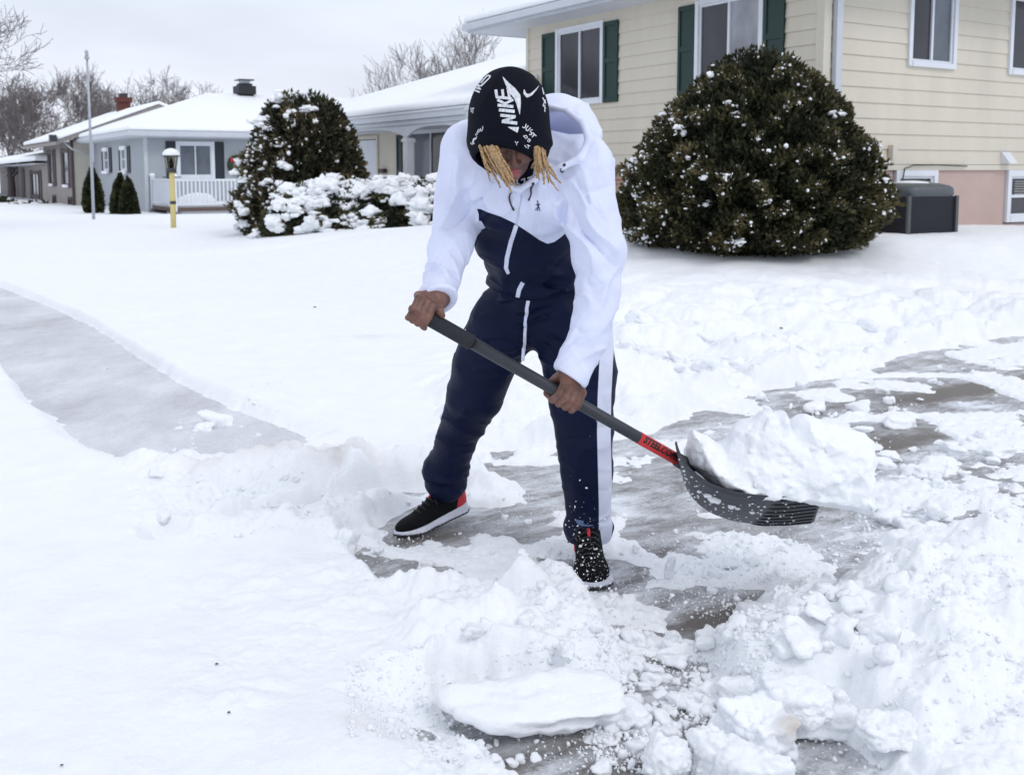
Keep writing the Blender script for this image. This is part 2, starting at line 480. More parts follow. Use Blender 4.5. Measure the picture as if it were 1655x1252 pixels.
    crag = (0.075 * np.abs(fbm(xn * 6, yn * 6, 0 * xn, 5, 43)) - .015) * chunk
    T = Hn + chunk * lump + pile * (0.8 + 0.3 * fbm(xn * 12, yn * 12, 0 * xn, 3, 45)) + rough + crag
    # edges of bare areas
    edge = sstep(-0.005, 0.055 + 0.05 * chunk, -bare)
    thin = -0.03 + 0.046 * sstep(-0.04, 0.28, fbm(xn * 3.1 + 0.3 * yn, yn * 3.5, 0 * xn, 5, 51)) + 0.012 * fbm(xn * 30, yn * 30, 0 * xn, 3, 52)
    rb = sstep(1300, 1480, u) * sstep(690, 740, v) * sstep(900, 860, v)      # broken slush, right middle
    thin = thin + rb * (0.035 + 0.5 * Lf - 0.01)
    thin = thin + 0.02 * sstep(0.12, 0.0, bare) 
    T = T * edge + thin * (1 - edge)
    pl = pile > 0.03
    T = np.where(pl & (edge < 1), np.maximum(T, pile * 0.9 + Lf * 0.3 - 0.01 + rough), T)
    for fu, fv, fr in ((955, 925, .17), (690, 850, .17), (650, 868, .12), (1150, 985, .13), (1010, 930, .14)):
        fc = PG(fu, fv); k_ = np.exp(-(((xn - fc[0]) / fr) ** 2 + ((yn - fc[1]) / (fr * 1.3)) ** 2) * 1.6)
        T = T - k_ * (T + .012)
    ew = sstep(0.0, 0.05 + 0.16 * sstep(560, 700, v), -(dw + 0.3 * wob))
    T = T * ew + (-0.02) * (1 - ew) + 0.02 * (1 - ew) * sstep(0.25, 0.0, dw) * sstep(-0.2, 0.4, fbm(xn * 9, yn * 9, 0 * xn, 3, 53))
    eg = sstep(-0.02, 0.07, -(dg + 0.4 * wob))
    T = np.where(eg < 1, T * eg + (-0.004 + 0.014 * fbm((xn * .848 + yn * .53) * 2, (-xn * .53 + yn * .848) * 45, 0 * xn, 3, 54)) * (1 - eg), T)
    er = sstep(-0.06, 0.08, sdpoly(xn, yn, POLY_RUBBLE) + wob)
    T = T * (1 - er) + er * np.minimum(T, -0.012 + 0.65 * Lf + 0.008 * fbm(xn * 18, yn * 18, 0 * xn, 4, 56))
    e2 = sstep(0.12, -0.05, ds2 + wob)
    T = np.where(e2 < 1, T * e2 + (0.004 + 0.018 * fbm(xn * 14, yn * 14, 0 * xn, 4, 55)) * (1 - e2), T)
    z[near] = G + T
    # dirt: brownish stains in a few places of the ploughed berm
    dn = np.zeros(xn.shape)
    for (du, dv, dr, da) in [(450, 775, .22, .7), (560, 790, .14, .8), (600, 560, .25, .35), (330, 790, .2, .3), (520, 840, .2, .3), (660, 1230, .1, .3), (560, 1215, .08, .4)]:
        c = PG(du, dv); dn += da * np.exp(-(((xn - c[0]) / dr) ** 2 + ((yn - c[1]) / (dr * .6)) ** 2))
    dirt[near] = dn * sstep(-0.4, 0.4, fbm(xn * 6, yn * 6, 0 * xn, 4, 61))
    return z, dirt
def build_ground():
    ys = [2.20]
    while ys[-1] < 16: ys.append(ys[-1] + 0.0075 * (ys[-1] / 3) ** 1.55)
    while ys[-1] < 1500: ys.append(ys[-1] * 1.035)
    back = -np.geomspace(0.02, 60, 60)[::-1] + 2.20
    ys = np.concatenate([back, ys])
    t = np.linspace(-0.60, 0.60, 640)
    side = np.geomspace(0.004, 40, 46)
    t = np.concatenate([-0.60 - side[::-1], t, 0.60 + side])
    Y, T = np.meshgrid(ys, t, indexing='ij')
    X = T * np.maximum(Y, 2.20)
    x, y = X.ravel(), Y.ravel()
    z, dirt = snow_height(x, y)
    n, m = len(ys), len(t)
    i = np.arange(n * m).reshape(n, m)
    f = np.stack([i[:-1, :-1].ravel(), i[:-1, 1:].ravel(), i[1:, 1:].ravel(), i[1:, :-1].ravel()], 1)
    o = link('ground', mesh_np('ground', np.stack([x, y, z], 1), f, M_SNOW_DIRTY, True, {'dirt': dirt}))
    tag(o, kind='structure')
    return o
ground = build_ground()

def mat_drive():
    m, nt, b = new_mat('wet_drive')
    R = (0, 0, -math.radians(32))
    base = coords(nt)
    rt = nt.nodes.new('ShaderNodeMapping'); nt.links.new(base, rt.inputs[0]); rt.inputs['Rotation'].default_value = R
    vec = nt.nodes.new('ShaderNodeMapping'); nt.links.new(rt.outputs[0], vec.inputs[0]); vec.inputs['Scale'].default_value = (0.6, 1.1, 1.0)
    fine = nt.nodes.new('ShaderNodeMapping'); nt.links.new(rt.outputs[0], fine.inputs[0]); fine.inputs['Scale'].default_value = (1.6, 3.6, 1.0)
    n1 = nd(nt, 'ShaderNodeTexNoise', Scale=2.2, Detail=9.0, Roughness=0.68, Distortion=0.6); nt.links.new(vec.outputs[0], n1.inputs['Vector'])
    n2 = nd(nt, 'ShaderNodeTexNoise', Scale=3.0, Detail=9.0, Roughness=0.75); nt.links.new(fine.outputs[0], n2.inputs['Vector'])
    n3 = nd(nt, 'ShaderNodeTexNoise', Scale=70.0, Detail=5.0, Roughness=0.8); nt.links.new(base, n3.inputs['Vector'])
    n4 = nd(nt, 'ShaderNodeTexNoise', Scale=1.7, Detail=8.0, Roughness=0.7, Distortion=0.4); nt.links.new(vec.outputs[0], n4.inputs['Vector'])
    def math_(op, a, c):
        q = nt.nodes.new('ShaderNodeMath'); q.operation = op
        for k, s in enumerate((a, c)):
            if isinstance(s, (int, float)): q.inputs[k].default_value = s
            else: nt.links.new(s, q.inputs[k])
        return q.outputs[0]
    # ice factor: 0 bare wet ground, 1 ice film
    s1 = math_('ADD', math_('MULTIPLY', n1.outputs['Fac'], 0.55), math_('MULTIPLY', n2.outputs['Fac'], 0.30))
    s1 = math_('ADD', s1, math_('MULTIPLY', n3.outputs['Fac'], 0.15))
    ab = nd(nt, 'ShaderNodeAttribute', attribute_name='bare')
    s1 = math_('SUBTRACT', s1, math_('MULTIPLY', ab.outputs['Fac'], 0.17))
    ice = nd(nt, 'ShaderNodeMapRange', From_Min=0.33, From_Max=0.47); nt.links.new(s1, ice.inputs['Value'])
    s2 = math_('ADD', math_('MULTIPLY', n4.outputs['Fac'], 0.5), math_('MULTIPLY', n2.outputs['Fac'], 0.32))
    s2 = math_('ADD', s2, math_('MULTIPLY', n3.outputs['Fac'], 0.18))
    s2 = math_('SUBTRACT', s2, math_('MULTIPLY', ab.outputs['Fac'], 0.10))
    sn = nd(nt, 'ShaderNodeMapRange', From_Min=0.465, From_Max=0.56); nt.links.new(s2, sn.inputs['Value'])
    g = nd(nt, 'ShaderNodeTexNoise', Scale=260.0, Detail=3.0); nt.links.new(base, g.inputs['Vector'])
    gr = nt.nodes.new('ShaderNodeValToRGB'); gr.color_ramp.elements[0].color = (0.045, 0.038, 0.032, 1); gr.color_ramp.elements[1].color = (0.21, 0.185, 0.165, 1); nt.links.new(g.outputs['Fac'], gr.inputs[0])
    m1 = nd(nt, 'ShaderNodeMixRGB'); nt.links.new(ice.outputs[0], m1.inputs[0]); nt.links.new(gr.outputs[0], m1.inputs[1])
    icol = nt.nodes.new('ShaderNodeValToRGB'); icol.color_ramp.elements[0].position = 0.35; icol.color_ramp.elements[0].color = (0.20, 0.192, 0.19, 1); icol.color_ramp.elements[1].position = 0.65; icol.color_ramp.elements[1].color = (0.58, 0.585, 0.605, 1)
    nt.links.new(n2.outputs['Fac'], icol.inputs[0]); nt.links.new(icol.outputs[0], m1.inputs[2])
    m2 = nd(nt, 'ShaderNodeMixRGB'); nt.links.new(sn.outputs[0], m2.inputs[0]); nt.links.new(m1.outputs[0], m2.inputs[1]); m2.inputs[2].default_value = (0.80, 0.83, 0.87, 1)
    nt.links.new(m2.outputs[0], b.inputs['Base Color'])
    rr = nd(nt, 'ShaderNodeMapRange', To_Min=0.32, To_Max=0.75); nt.links.new(sn.outputs[0], rr.inputs['Value']); nt.links.new(rr.outputs[0], b.inputs['Roughness'])
    b.inputs['Specular IOR Level'].default_value = 0.35
    hh = math_('ADD', math_('MULTIPLY', sn.outputs[0], 1.0), math_('MULTIPLY', n3.outputs['Fac'], 0.8))
    hh = math_('ADD', hh, math_('MULTIPLY', n2.outputs['Fac'], 0.8))
    bp = nd(nt, 'ShaderNodeBump', Strength=0.7, Distance=0.008); nt.links.new(hh, bp.inputs['Height']); nt.links.new(bp.outputs[0], b.inputs['Normal'])
    return m
M_DRIVE = mat_drive()
def sheet(name, poly, z, mat, n=260):
    lo, hi = poly.min(0), poly.max(0)
    gx, gy = np.meshgrid(np.linspace(lo[0], hi[0], n), np.linspace(lo[1], hi[1], n), indexing='ij')
    i = np.arange(n * n).reshape(n, n)
    f = np.stack([i[:-1, :-1].ravel(), i[1:, :-1].ravel(), i[1:, 1:].ravel(), i[:-1, 1:].ravel()], 1)
    x, y = gx.ravel(), gy.ravel(); bare = np.zeros(len(x))
    for (u, v, ru, rv, a) in [(625, 885, .16, .07, 1), (740, 862, .16, .05, .5), (1150, 1000, .13, .09, 1.1), (1060, 1225, .22, .08, 1), (900, 1205, .22, .05, .9), (1340, 655, .35, .12, .7), (1470, 700, .3, .15, .8), (1600, 625, .6, .18, 1.3), (1500, 640, .4, .12, .9), (1430, 720, .3, .1, .8),
                              (1040, 900, .12, .06, .5), (1330, 925, .3, .05, .3), (1000, 870, .12, .05, .6), (1240, 740, .3, .1, .3), (1420, 940, .2, .05, .5), (880, 740, .2, .08, .3), (700, 965, .15, .05, .6)]:
        c = PG(u, v); dx, dy = x - c[0], y - c[1]; p = dx * D2[0] + dy * D2[1]; q = -dx * D2[1] + dy * D2[0]
        bare = bare + a * np.exp(-(p / (ru * 1.3)) ** 2 - (q / rv) ** 2)
    return tag(link(name, mesh_np(name, np.stack([x, y, 0 * x + z], 1), f, mat, True, {'bare': bare})), kind='structure')
sheet('driveway', np.array([[-2.3, 1.3], [9.0, 12.5]]), 0.0, M_DRIVE)
def mat_walk():
    m, nt, b = new_mat('icy_walk')
    vec = coords(nt, (1, .55, 1), rot=(0, 0, -.5))
    n = nd(nt, 'ShaderNodeTexNoise', Scale=1.1, Detail=9.0, Roughness=0.72); nt.links.new(vec, n.inputs['Vector'])
    n2 = nd(nt, 'ShaderNodeTexNoise', Scale=110.0, Detail=4.0, Roughness=0.8); nt.links.new(vec, n2.inputs['Vector'])
    a = nt.nodes.new('ShaderNodeMath'); a.operation = 'MULTIPLY_ADD'; nt.links.new(n2.outputs['Fac'], a.inputs[0]); a.inputs[1].default_value = 0.5; nt.links.new(n.outputs['Fac'], a.inputs[2])
    r = nt.nodes.new('ShaderNodeValToRGB'); r.color_ramp.elements[0].position = 0.55; r.color_ramp.elements[0].color = (0.44, 0.44, 0.46, 1)
    r.color_ramp.elements[1].position = 0.95; r.color_ramp.elements[1].color = (0.78, 0.80, 0.84, 1)
    nt.links.new(a.outputs[0], r.inputs[0]); nt.links.new(r.outputs[0], b.inputs['Base Color'])
    b.inputs['Roughness'].default_value = 0.6
    bp = nd(nt, 'ShaderNodeBump', Strength=0.3, Distance=0.005); nt.links.new(n2.outputs['Fac'], bp.inputs['Height']); nt.links.new(bp.outputs[0], b.inputs['Normal'])
    return m
def walk_sheet():
    c = POLY_WALK.mean(0)
    # a straight strip following the axis of the walk
    a0, a1 = POLY_WALK[1], POLY_WALK[8]
    d = unit(a1 - a0); nrm = np.array([-d[1], d[0]])
    pr = (POLY_WALK[1:17] - a0) @ nrm
    lo, hi = pr.min() - 0.25, pr.max() + 0.25
    L = np.linalg.norm(a1 - a0)
    mb = MB()
    ss = np.linspace(-6, L + 0.3, 20); ww = np.linspace(lo, hi, 6)
    S, W = np.meshgrid(ss, ww, indexing='ij')
    pt = a0 + S[..., None] * d + W[..., None] * nrm
    i = np.arange(S.size).reshape(S.shape)
    f = np.stack([i[:-1, :-1].ravel(), i[:-1, 1:].ravel(), i[1:, 1:].ravel(), i[1:, :-1].ravel()], 1)
    v = np.concatenate([pt.reshape(-1, 2), np.full((S.size, 1), 0.006)], 1)
    n = np.cross(v[f[0][1]] - v[f[0][0]], v[f[0][2]] - v[f[0][1]])
    if n[2] < 0: f = f[:, ::-1]
    tag(link('sidewalk', mesh_np('sidewalk', v, f, mat_walk())), kind='structure')
walk_sheet()

# ---------------------------------------------------------------- lumps and crumbs of snow
import bmesh
def ico(n):
    bm = bmesh.new(); bmesh.ops.create_icosphere(bm, subdivisions=n, radius=1.0)
    v = np.array([x.co[:] for x in bm.verts]); f = np.array([[a.index for a in q.verts] for q in bm.faces]); bm.free()
    return v, f
ICO = {n: ico(n) for n in (1, 2, 3, 4, 5)}
def lump_mesh(name, r, seed, sub=4, box=0.5, rough=0.16, mat=None, rot=0.0, tilt=(0, 0)):
    v, f = ICO[sub]
    p = 2 + 4 * box
    k = (np.abs(v) ** p).sum(1) ** (-1 / p)
    w = v * k[:, None]
    r = np.asarray(r, float); rm = r.max(); q = w * r / rm
    gl = np.random.default_rng(seed + 900)
    for _ in range(9):
        nn = gl.normal(size=3) * [1, 1, .8]; nn /= np.linalg.norm(nn); dk = gl.uniform(.62, .95); dt = v @ nn
        cut = np.where(dt > 1e-3, dk / np.maximum(dt, 1e-3), 9); w = w * np.minimum(1, cut)[:, None]
    q = w * r / rm
    n1 = fbm(q[:, 0] * 1.6 + seed * 3.1, q[:, 1] * 1.6, q[:, 2] * 1.6 - seed, 2, seed)
    n2 = fbm(q[:, 0] * 6 + seed, q[:, 1] * 6, q[:, 2] * 6, 5, seed + 7)
    n3 = np.abs(fbm(q[:, 0] * 3.2, q[:, 1] * 3.2 + seed, q[:, 2] * 3.2, 3, seed + 3))
    w = w * (1 + 0.22 * n1)[:, None] * r * 1.08 + v * ((rough * 1.1 * n2 + 0.34 * n3 - .06) * math.sqrt(r.min() * rm) * .8)[:, None]
    a, b = tilt
    Rx = np.array([[1, 0, 0], [0, math.cos(a), -math.sin(a)], [0, math.sin(a), math.cos(a)]])
    Ry = np.array([[math.cos(b), 0, math.sin(b)], [0, 1, 0], [-math.sin(b), 0, math.cos(b)]])
    Rz = np.array([[math.cos(rot), -math.sin(rot), 0], [math.sin(rot), math.cos(rot), 0], [0, 0, 1]])
    w = w @ (Rz @ Ry @ Rx).T
    return mesh_np(name, w, f, mat or M_SNOW, True)
def surf_z(x, y):
    z, _ = snow_height(np.array([x]), np.array([y])); return max(float(z[0]), 0.0)
# (u, v) of the point where it rests, half width, half depth, half height in m, boxiness, label
BLOCKS = [
    (893, 1168, .235, .10, .042, .15, (0.16, 0.05), 'long flat floe of snow overhanging the wet patch in front of the feet'),
    (1235, 1222, .085, .075, .060, .8, (0.1, 0.1), 'boxy snow block stained brown on its right corner'),
    (1330, 1198, .085, .055, .042, .9, (-0.15, 0.12), 'flat slab of snow lying right of the brown-stained block'),
    (1150, 1262, .055, .055, .058, .5, (0, 0.1), 'rounded snow block at the bottom edge, left of the brown-stained block'),
    (1232, 1285, .085, .06, .05, .4, (0, 0), 'broad rounded snow block cut by the bottom edge, below the brown-stained block'),
    (1075, 1268, .05, .045, .05, .4, (0, 0.2), 'pointed snow block at the bottom edge near the centre of the picture'),
    (1440, 1212, .065, .05, .04, .4, (0, 0), 'knobbly snow block beside the flat slab at lower right'),
    (1290, 1158, .080, .06, .035, .7, (0.05, 0.15), 'low snow block just behind the brown-stained block'),
    (1200, 1150, .060, .05, .035, .4, (0, -0.1), 'round-backed snow lump behind and left of the brown-stained block'),
    (1352, 1142, .028, .025, .022, .5, (0, 0), 'small round snow lump standing alone behind the flat slab'),
    (560, 895, .032, .03, .045, .4, (0.1, 0.35), 'upright snow lump on the edge of the unshovelled slab left of the raised shoe'),
    (690, 918, .020, .016, .013, .7, (0, 0.2), 'small snow lump alone on the ice below the raised shoe'),
    (853, 918, .019, .017, .019, .9, (0, 0), 'small square snow cube on the ice left of the planted shoe'),
    (1082, 936, .014, .010, .042, .5, (0.1, 0.12), 'tall thin shard of snow standing on the ice right of the planted shoe'),
    (1028, 893, .014, .012, .014, .5, (0, 0.3), 'small snow pebble right of the trouser cuff'),
    (1245, 942, .022, .016, .014, .5, (0, 0), 'small snow lump on the ice below the shovel blade'),
    (1217, 1003, .045, .035, .032, .5, (0, 0.1), 'rounded snow lump at the foot of the right bank, beside the bare patch'),
    (1190, 1038, .022, .02, .026, .4, (0, 0), 'small snow lump on the dark bare patch by the right bank'),
    (1183, 920, .026, .018, .010, .5, (0, 0), 'flat scrap of snow on the ice under the shovel blade'),
    (1455, 690, .085, .07, .030, .9, (0.12, 0.12), 'flat block of snow on the wet driveway right of the shovel load'),
    (1397, 698, .045, .03, .014, .5, (0, 0), 'thin scrap of snow between the shovel load and the flat block'),
    (345, 690, .085, .05, .040, .5, (0, 0.2), 'broken snow lump lying on the cleared sidewalk'),
    (330, 697, .045, .035, .022, .4, (0, 0), 'smaller snow lump against the broken one on the sidewalk'),
    (288, 695, .022, .016, .010, .4, (0, 0), 'snow crumb furthest left on the sidewalk'),
    (1025, 1040, .035, .03, .022, .4, (0, 0), 'small round snow lump in front of the planted shoe'),
    (915, 1062, .022, .02, .020, .4, (0, 0), 'snow lump in the rubble just behind the long floe'),
    (800, 1172, .018, .015, .015, .3, (0, 0), 'round snow pebble under the left end of the long floe'),
    (1008, 1172, .030, .025, .022, .4, (0, 0), 'snow lump at the right tip of the long floe'),
    (1585, 800, .075, .06, .028, .4, (0, 0), 'flat snow lump in the slush near the right edge, above the bank'),
    (1500, 770, .070, .05, .024, .4, (0, 0), 'pale snow lump in the slush right of the shovel load'),
    (1440, 745, .055, .04, .022, .5, (0, 0), 'snow lump just right of the snow falling from the blade'),
    (1620, 740, .075, .05, .026, .4, (0, 0), 'snow lump by the right edge below the flat block'),
    (1550, 735, .050, .04, .020, .5, (0, 0), 'snow lump in the slush below the flat block'),
]
rng = np.random.default_rng(5)
DIRT_LUMP = None
def mat_stained():
    m, nt, b = new_mat('stained_snow')
    vec = coords(nt)
    n = nd(nt, 'ShaderNodeTexNoise', Scale=22.0, Detail=7.0, Roughness=0.7); nt.links.new(vec, n.inputs['Vector'])
    sx = nt.nodes.new('ShaderNodeVectorMath'); sx.operation = 'DISTANCE'; nt.links.new(vec, sx.inputs[0]); sx.inputs[1].default_value = (0.07, -0.05, 0.045)
    mr = nd(nt, 'ShaderNodeMapRange', From_Min=0.07, From_Max=0.015); nt.links.new(sx.outputs['Value'], mr.inputs['Value'])
    ml = nt.nodes.new('ShaderNodeMath'); ml.operation = 'MULTIPLY'; nt.links.new(mr.outputs[0], ml.inputs[0]); nt.links.new(n.outputs['Fac'], ml.inputs[1])
    mx = nd(nt, 'ShaderNodeMixRGB'); mx.inputs[1].default_value = (.88, .905, .94, 1); mx.inputs[2].default_value = (.42, .33, .22, 1); nt.links.new(ml.outputs[0], mx.inputs[0])
    nt.links.new(mx.outputs[0], b.inputs['Base Color']); b.inputs['Roughness'].default_value = .75
    n1 = nd(nt, 'ShaderNodeTexNoise', Scale=45.0, Detail=7.0, Roughness=0.68); nt.links.new(vec, n1.inputs['Vector'])
    bp = nd(nt, 'ShaderNodeBump', Strength=0.35, Distance=0.012); nt.links.new(n1.outputs['Fac'], bp.inputs['Height']); nt.links.new(bp.outputs[0], b.inputs['Normal'])
    return m
for i, (u, v, rx, ry, rz, bx, tl, lab) in enumerate(BLOCKS):
    c = PG(u, v)
    if i == 0: base = 0.035
    else: base = surf_z(c[0], c[1]) * 0.75
    c = PG(u, v, base)
    big = rx > .04
    me = lump_mesh('snow_block', (rx, ry, rz), 100 + i, 5 if i < 9 else 4, bx, (0.13 if i == 0 else 0.16) if big else 0.2, mat_stained() if i == 1 else M_SNOW, rng.uniform(-.5, .5) if i else 0.08, tl)
    o = link('snow_block' if big else 'snow_lump', me, None, (c[0], c[1] + ry * 0.5, base + rz * 0.8))
    tag(o, lab, 'snow block' if big else 'snow lump', 'blocks of snow broken off by the shovel' if big else 'small snow lumps on the driveway')
# scattered smaller lumps (countable, nothing tells them apart)
SCAT = [((1000, 1180), (1050, 1280), 44, (.008, .026), 'small snow lump in the rubble in front of the planted shoe'),
        ((1040, 1190), (1030, 1180), 30, (.010, .034), 'snow lump in the rubble between the floe and the blocks'),
        ((1150, 1500), (880, 960), 12, (.008, .02), 'small snow lump on the ice between the blade and the right bank'),
        ((960, 1110), (1150, 1245), 16, (.010, .026), 'snow lump beside the right tip of the long floe'),
        ((760, 900), (1195, 1245), 10, (.006, .014), 'snow pebble on the slush below the long floe'),
        ((1410, 1650), (690, 870), 22, (.018, .05), 'snow lump in the broken slush right of the shovel load'),
        ((1380, 1650), (590, 670), 10, (.015, .04), 'snow scrap on the far part of the wet driveway'),
        ((610, 860), (790, 930), 14, (.006, .015), 'snow crumb on the ice round the raised shoe'),
        ((270, 420), (660, 740), 14, (.008, .022), 'snow crumb on the cleared sidewalk'),
        ((250, 640), (800, 900), 16, (.012, .03), 'snow lump along the wheel groove'),
        ((1230, 1480), (1050, 1180), 26, (.015, .042), 'snow lump tumbled on the face of the right bank'),
        ((680, 1050), (970, 1090), 22, (.010, .032), 'snow lump tumbled on the rubble pile before the shoes'),
        ((1000, 1400), (560, 680), 30, (.03, .08), 'snow lump along the foot of the ploughed bank')]
LM = [lump_mesh('snow_lump', (1, 1, .75), 300 + i, 3, rng.uniform(.2, .8), 0.22, M_SNOW_UNIT) for i in range(9)]
for (ur, vr, n, (r0, r1), lab) in SCAT:
    for k in range(n):
        c = PG(rng.uniform(*ur), rng.uniform(*vr))
        r = r0 + (r1 - r0) * rng.random() ** 2
        z = surf_z(c[0], c[1])
        mi = rng.integers(9); o = link('snow_lump', LM[mi], None, (c[0], c[1], z + r * 0.3))
        o.scale = (r * rng.uniform(.8, 1.3), r * rng.uniform(.8, 1.2), r * rng.uniform(.7, 1.1))
        o.rotation_euler = (rng.uniform(-.4, .4), rng.uniform(-.4, .4), rng.uniform(0, 6.28))
        cu_, cv_ = project(*c); fu_ = (cu_ - ur[0]) / (ur[1] - ur[0]); fv_ = (cv_ - vr[0]) / (vr[1] - vr[0]); fr_ = (r - r0) / (r1 - r0)
        size = 'tiny' if fr_ < .04 else 'small' if fr_ < .2 else 'middling' if fr_ < .55 else 'large'
        shape = ('blocky', 'round', 'flat')[mi % 3]
        where = ('far', 'middle', 'near')[min(2, int(fv_ * 3))] + ' ' + ('left', 'centre', 'right')[min(2, int(fu_ * 3))]
        base = lab.replace('small ', '')
        tag(o, f'{size} {shape} {base}, {where}', 'snow lump', 'small snow lumps on the driveway')
def crumbs(name, pts, rad, mat, seed, label=None):
    g = np.random.default_rng(seed)
    v, f = ICO[1]
    n = len(pts)
    A = g.normal(size=(n, 3, 3)); Q, _ = np.linalg.qr(A)
    s = g.uniform(.5, 1.3, (n, 1, 3))
    jit = 1 + g.uniform(-.25, .25, (n, len(v), 1))
    V = np.einsum('nij,nvj->nvi', Q, v[None] * s * jit) * np.asarray(rad)[:, None, None] + np.asarray(pts)[:, None, :]
    Fc = f[None] + (np.arange(n) * len(v))[:, None, None]
    o = link(name, mesh_np(name, V.reshape(-1, 3), Fc.reshape(-1, 3), mat, True))
    return tag(o, label, 'snow crumbs', kind='stuff')
def ground_crumbs():
    g = np.random.default_rng(77)
    P_, R_ = [], []
    zones = [((880, 1300), (860, 1100), 2600, .0035), ((960, 1260), (1060, 1250), 3800, .005), ((560, 900), (800, 990), 1100, .003), ((1100, 1655), (700, 960), 1900, .0045),
             ((560, 1000), (1100, 1252), 2000, .0035), ((230, 480), (640, 770), 500, .004), ((1100, 1655), (560, 700), 500, .006), ((300, 700), (800, 900), 900, .004), ((1150, 1655), (960, 1252), 1500, .005)]
    for ur, vr, n, r in zones:
        u = g.uniform(*ur, n); v = g.uniform(*vr, n)
        pts = np.array([PG(a, b) for a, b in zip(u, v)])
        cl = fbm(pts[:, 0] * 5, pts[:, 1] * 5, 0 * pts[:, 0], 3, 91)
        keep = cl > g.uniform(-.45, .25, n)
        P_.append(pts[keep]); R_.append(r * np.clip(g.lognormal(-.35, .55, keep.sum()), .3, 3.2))
    P_ = np.concatenate(P_); R_ = np.concatenate(R_)
    z, _ = snow_height(P_[:, 0].copy(), P_[:, 1].copy())
    P_[:, 2] = np.maximum(z, 0) + R_ * .5
    crumbs('snow_crumbs', P_, R_, M_SNOW, 3, 'fine crumbs of snow scattered over the shovelled driveway')
ground_crumbs()
def spray():
    g = np.random.default_rng(8)
    pts, rad = [], []
    for (uc, vc, su, sv, Y, sY, n, r) in [(957, 918, 20, 30, 3.22, .05, 260, .0012), (955, 905, 20, 34, 3.22, .05, 16, .0034), (1130, 1005, 60, 45, 3.15, .15, 420, .0019), (1120, 985, 65, 45, 3.15, .15, 70, .0042), (1000, 960, 70, 50, 3.2, .15, 240, .0018),
                                           (945, 845, 22, 18, 3.3, .05, 60, .0017), (945, 760, 25, 60, 3.4, .05, 24, .0013), (1398, 790, 9, 26, 3.17, .06, 130, .0034), (1380, 835, 18, 12, 3.17, .08, 90, .0030), (1330, 668, 45, 8, 3.16, .06, 50, .0028), (1180, 845, 60, 14, 3.2, .1, 40, .002)]:
        u = g.normal(uc, su, n); v = g.normal(vc, sv, n); Y_ = g.normal(Y, sY, n)
        for a, b, c in zip(u, v, Y_):
            p = P(a, b, c)
            if p[2] > 0.02: pts.append(p); rad.append(r * min(3.5, g.lognormal(-.3, .7)))
    crumbs('snow_spray', np.array(pts), np.array(rad), M_SNOW, 4, 'spray of snow specks in the air before the planted shoe')
spray()
def leaves():
    g = np.random.default_rng(31)
    m = simple('dead_leaf', (.10, .07, .04), .8)
    for (u, v, lab) in [(509, 497, 'tiny dark leaf scrap alone on the lawn snow left of the hands'), (1262, 543, 'dark bark scrap on the ploughed bank'), (173, 577, 'brown leaf scrap on the cleared sidewalk'), (350, 1065, 'grey leaf scrap on the foreground snow slab'),
                        (370, 1147, 'lower grey leaf scrap on the foreground snow slab'), (100, 1232, 'leaf scrap in the snow at the bottom left corner')]:
        c = PG(u, v, 0.09)
        c[2] = surf_z(c[0], c[1]) + .004
        r = 0.006 * c[1] / 4
        me = lump_mesh('leaf_scrap', (r, r, r * .25), int(u), 2, .4, .4, m)
        tag(link('leaf_scrap', me, None, tuple(c)), lab, 'leaf scrap', 'leaf scraps on the snow')
leaves()
# ================================================================= HOUSES
def frame(C, z0=0.0):
    """a along D1, b along D2, z up"""
    C = np.asarray(C, float)
    def M(p):
        p = np.atleast_2d(np.asarray(p, float))
        xy = C + p[:, :1] * D1 + p[:, 1:2] * D2
        return np.concatenate([xy, p[:, 2:3] + z0], 1)
    return M
def fbox(mb, M, a0, a1, b0, b1, z0, z1):
    # a,b frame is mirrored: order the corners so that faces point outwards
    c = np.array([[a1, b0, z0], [a0, b0, z0], [a0, b1, z0], [a1, b1, z0], [a1, b0, z1], [a0, b0, z1], [a0, b1, z1], [a1, b1, z1]], float)
    return mb.hexa(M(c))
M_WHITE = simple('white_trim', (.70, .73, .78), .5, .05, 3)
M_GUTTER = simple('painted_gutter', (.55, .58, .63), .45, .06, 3)
M_SOFFIT = simple('soffit', (.62, .64, .68), .6, .05, 3)
M_CREAM = simple('cream_siding', (.615, .57, .475), .6, .10, 1.1, .15, 40, nstretch=(1, 1, .25))
M_CREAM_TRIM = simple('cream_trim', (.635, .595, .50), .6, .04, 3)
M_GREEN = simple('green_shutter', (.005, .030, .026), .5, .12, 5)
M_PINK = simple('pink_render', (.50, .375, .335), .8, .06, 3, .2, 90)
M_GREYSID = simple('grey_siding', (.37, .40, .43), .6, .05, 2)
M_TAUPE = simple('taupe_siding', (.30, .27, .255), .7, .08, 2)
M_CREAM2 = simple('pale_cream_siding', (.56, .53, .46), .7, .05, 2)
M_NAVYSH = simple('dark_shutter', (.012, .018, .03), .5, .1, 5)
M_BROWNSH = simple('brown_trim', (.07, .05, .05), .6, .1, 5)
M_DARKMETAL = simple('dark_metal', (.035, .04, .045), .4, .15, 20)
M_DECK = simple('deck_board', (.11, .075, .06), .7, .2, 8)
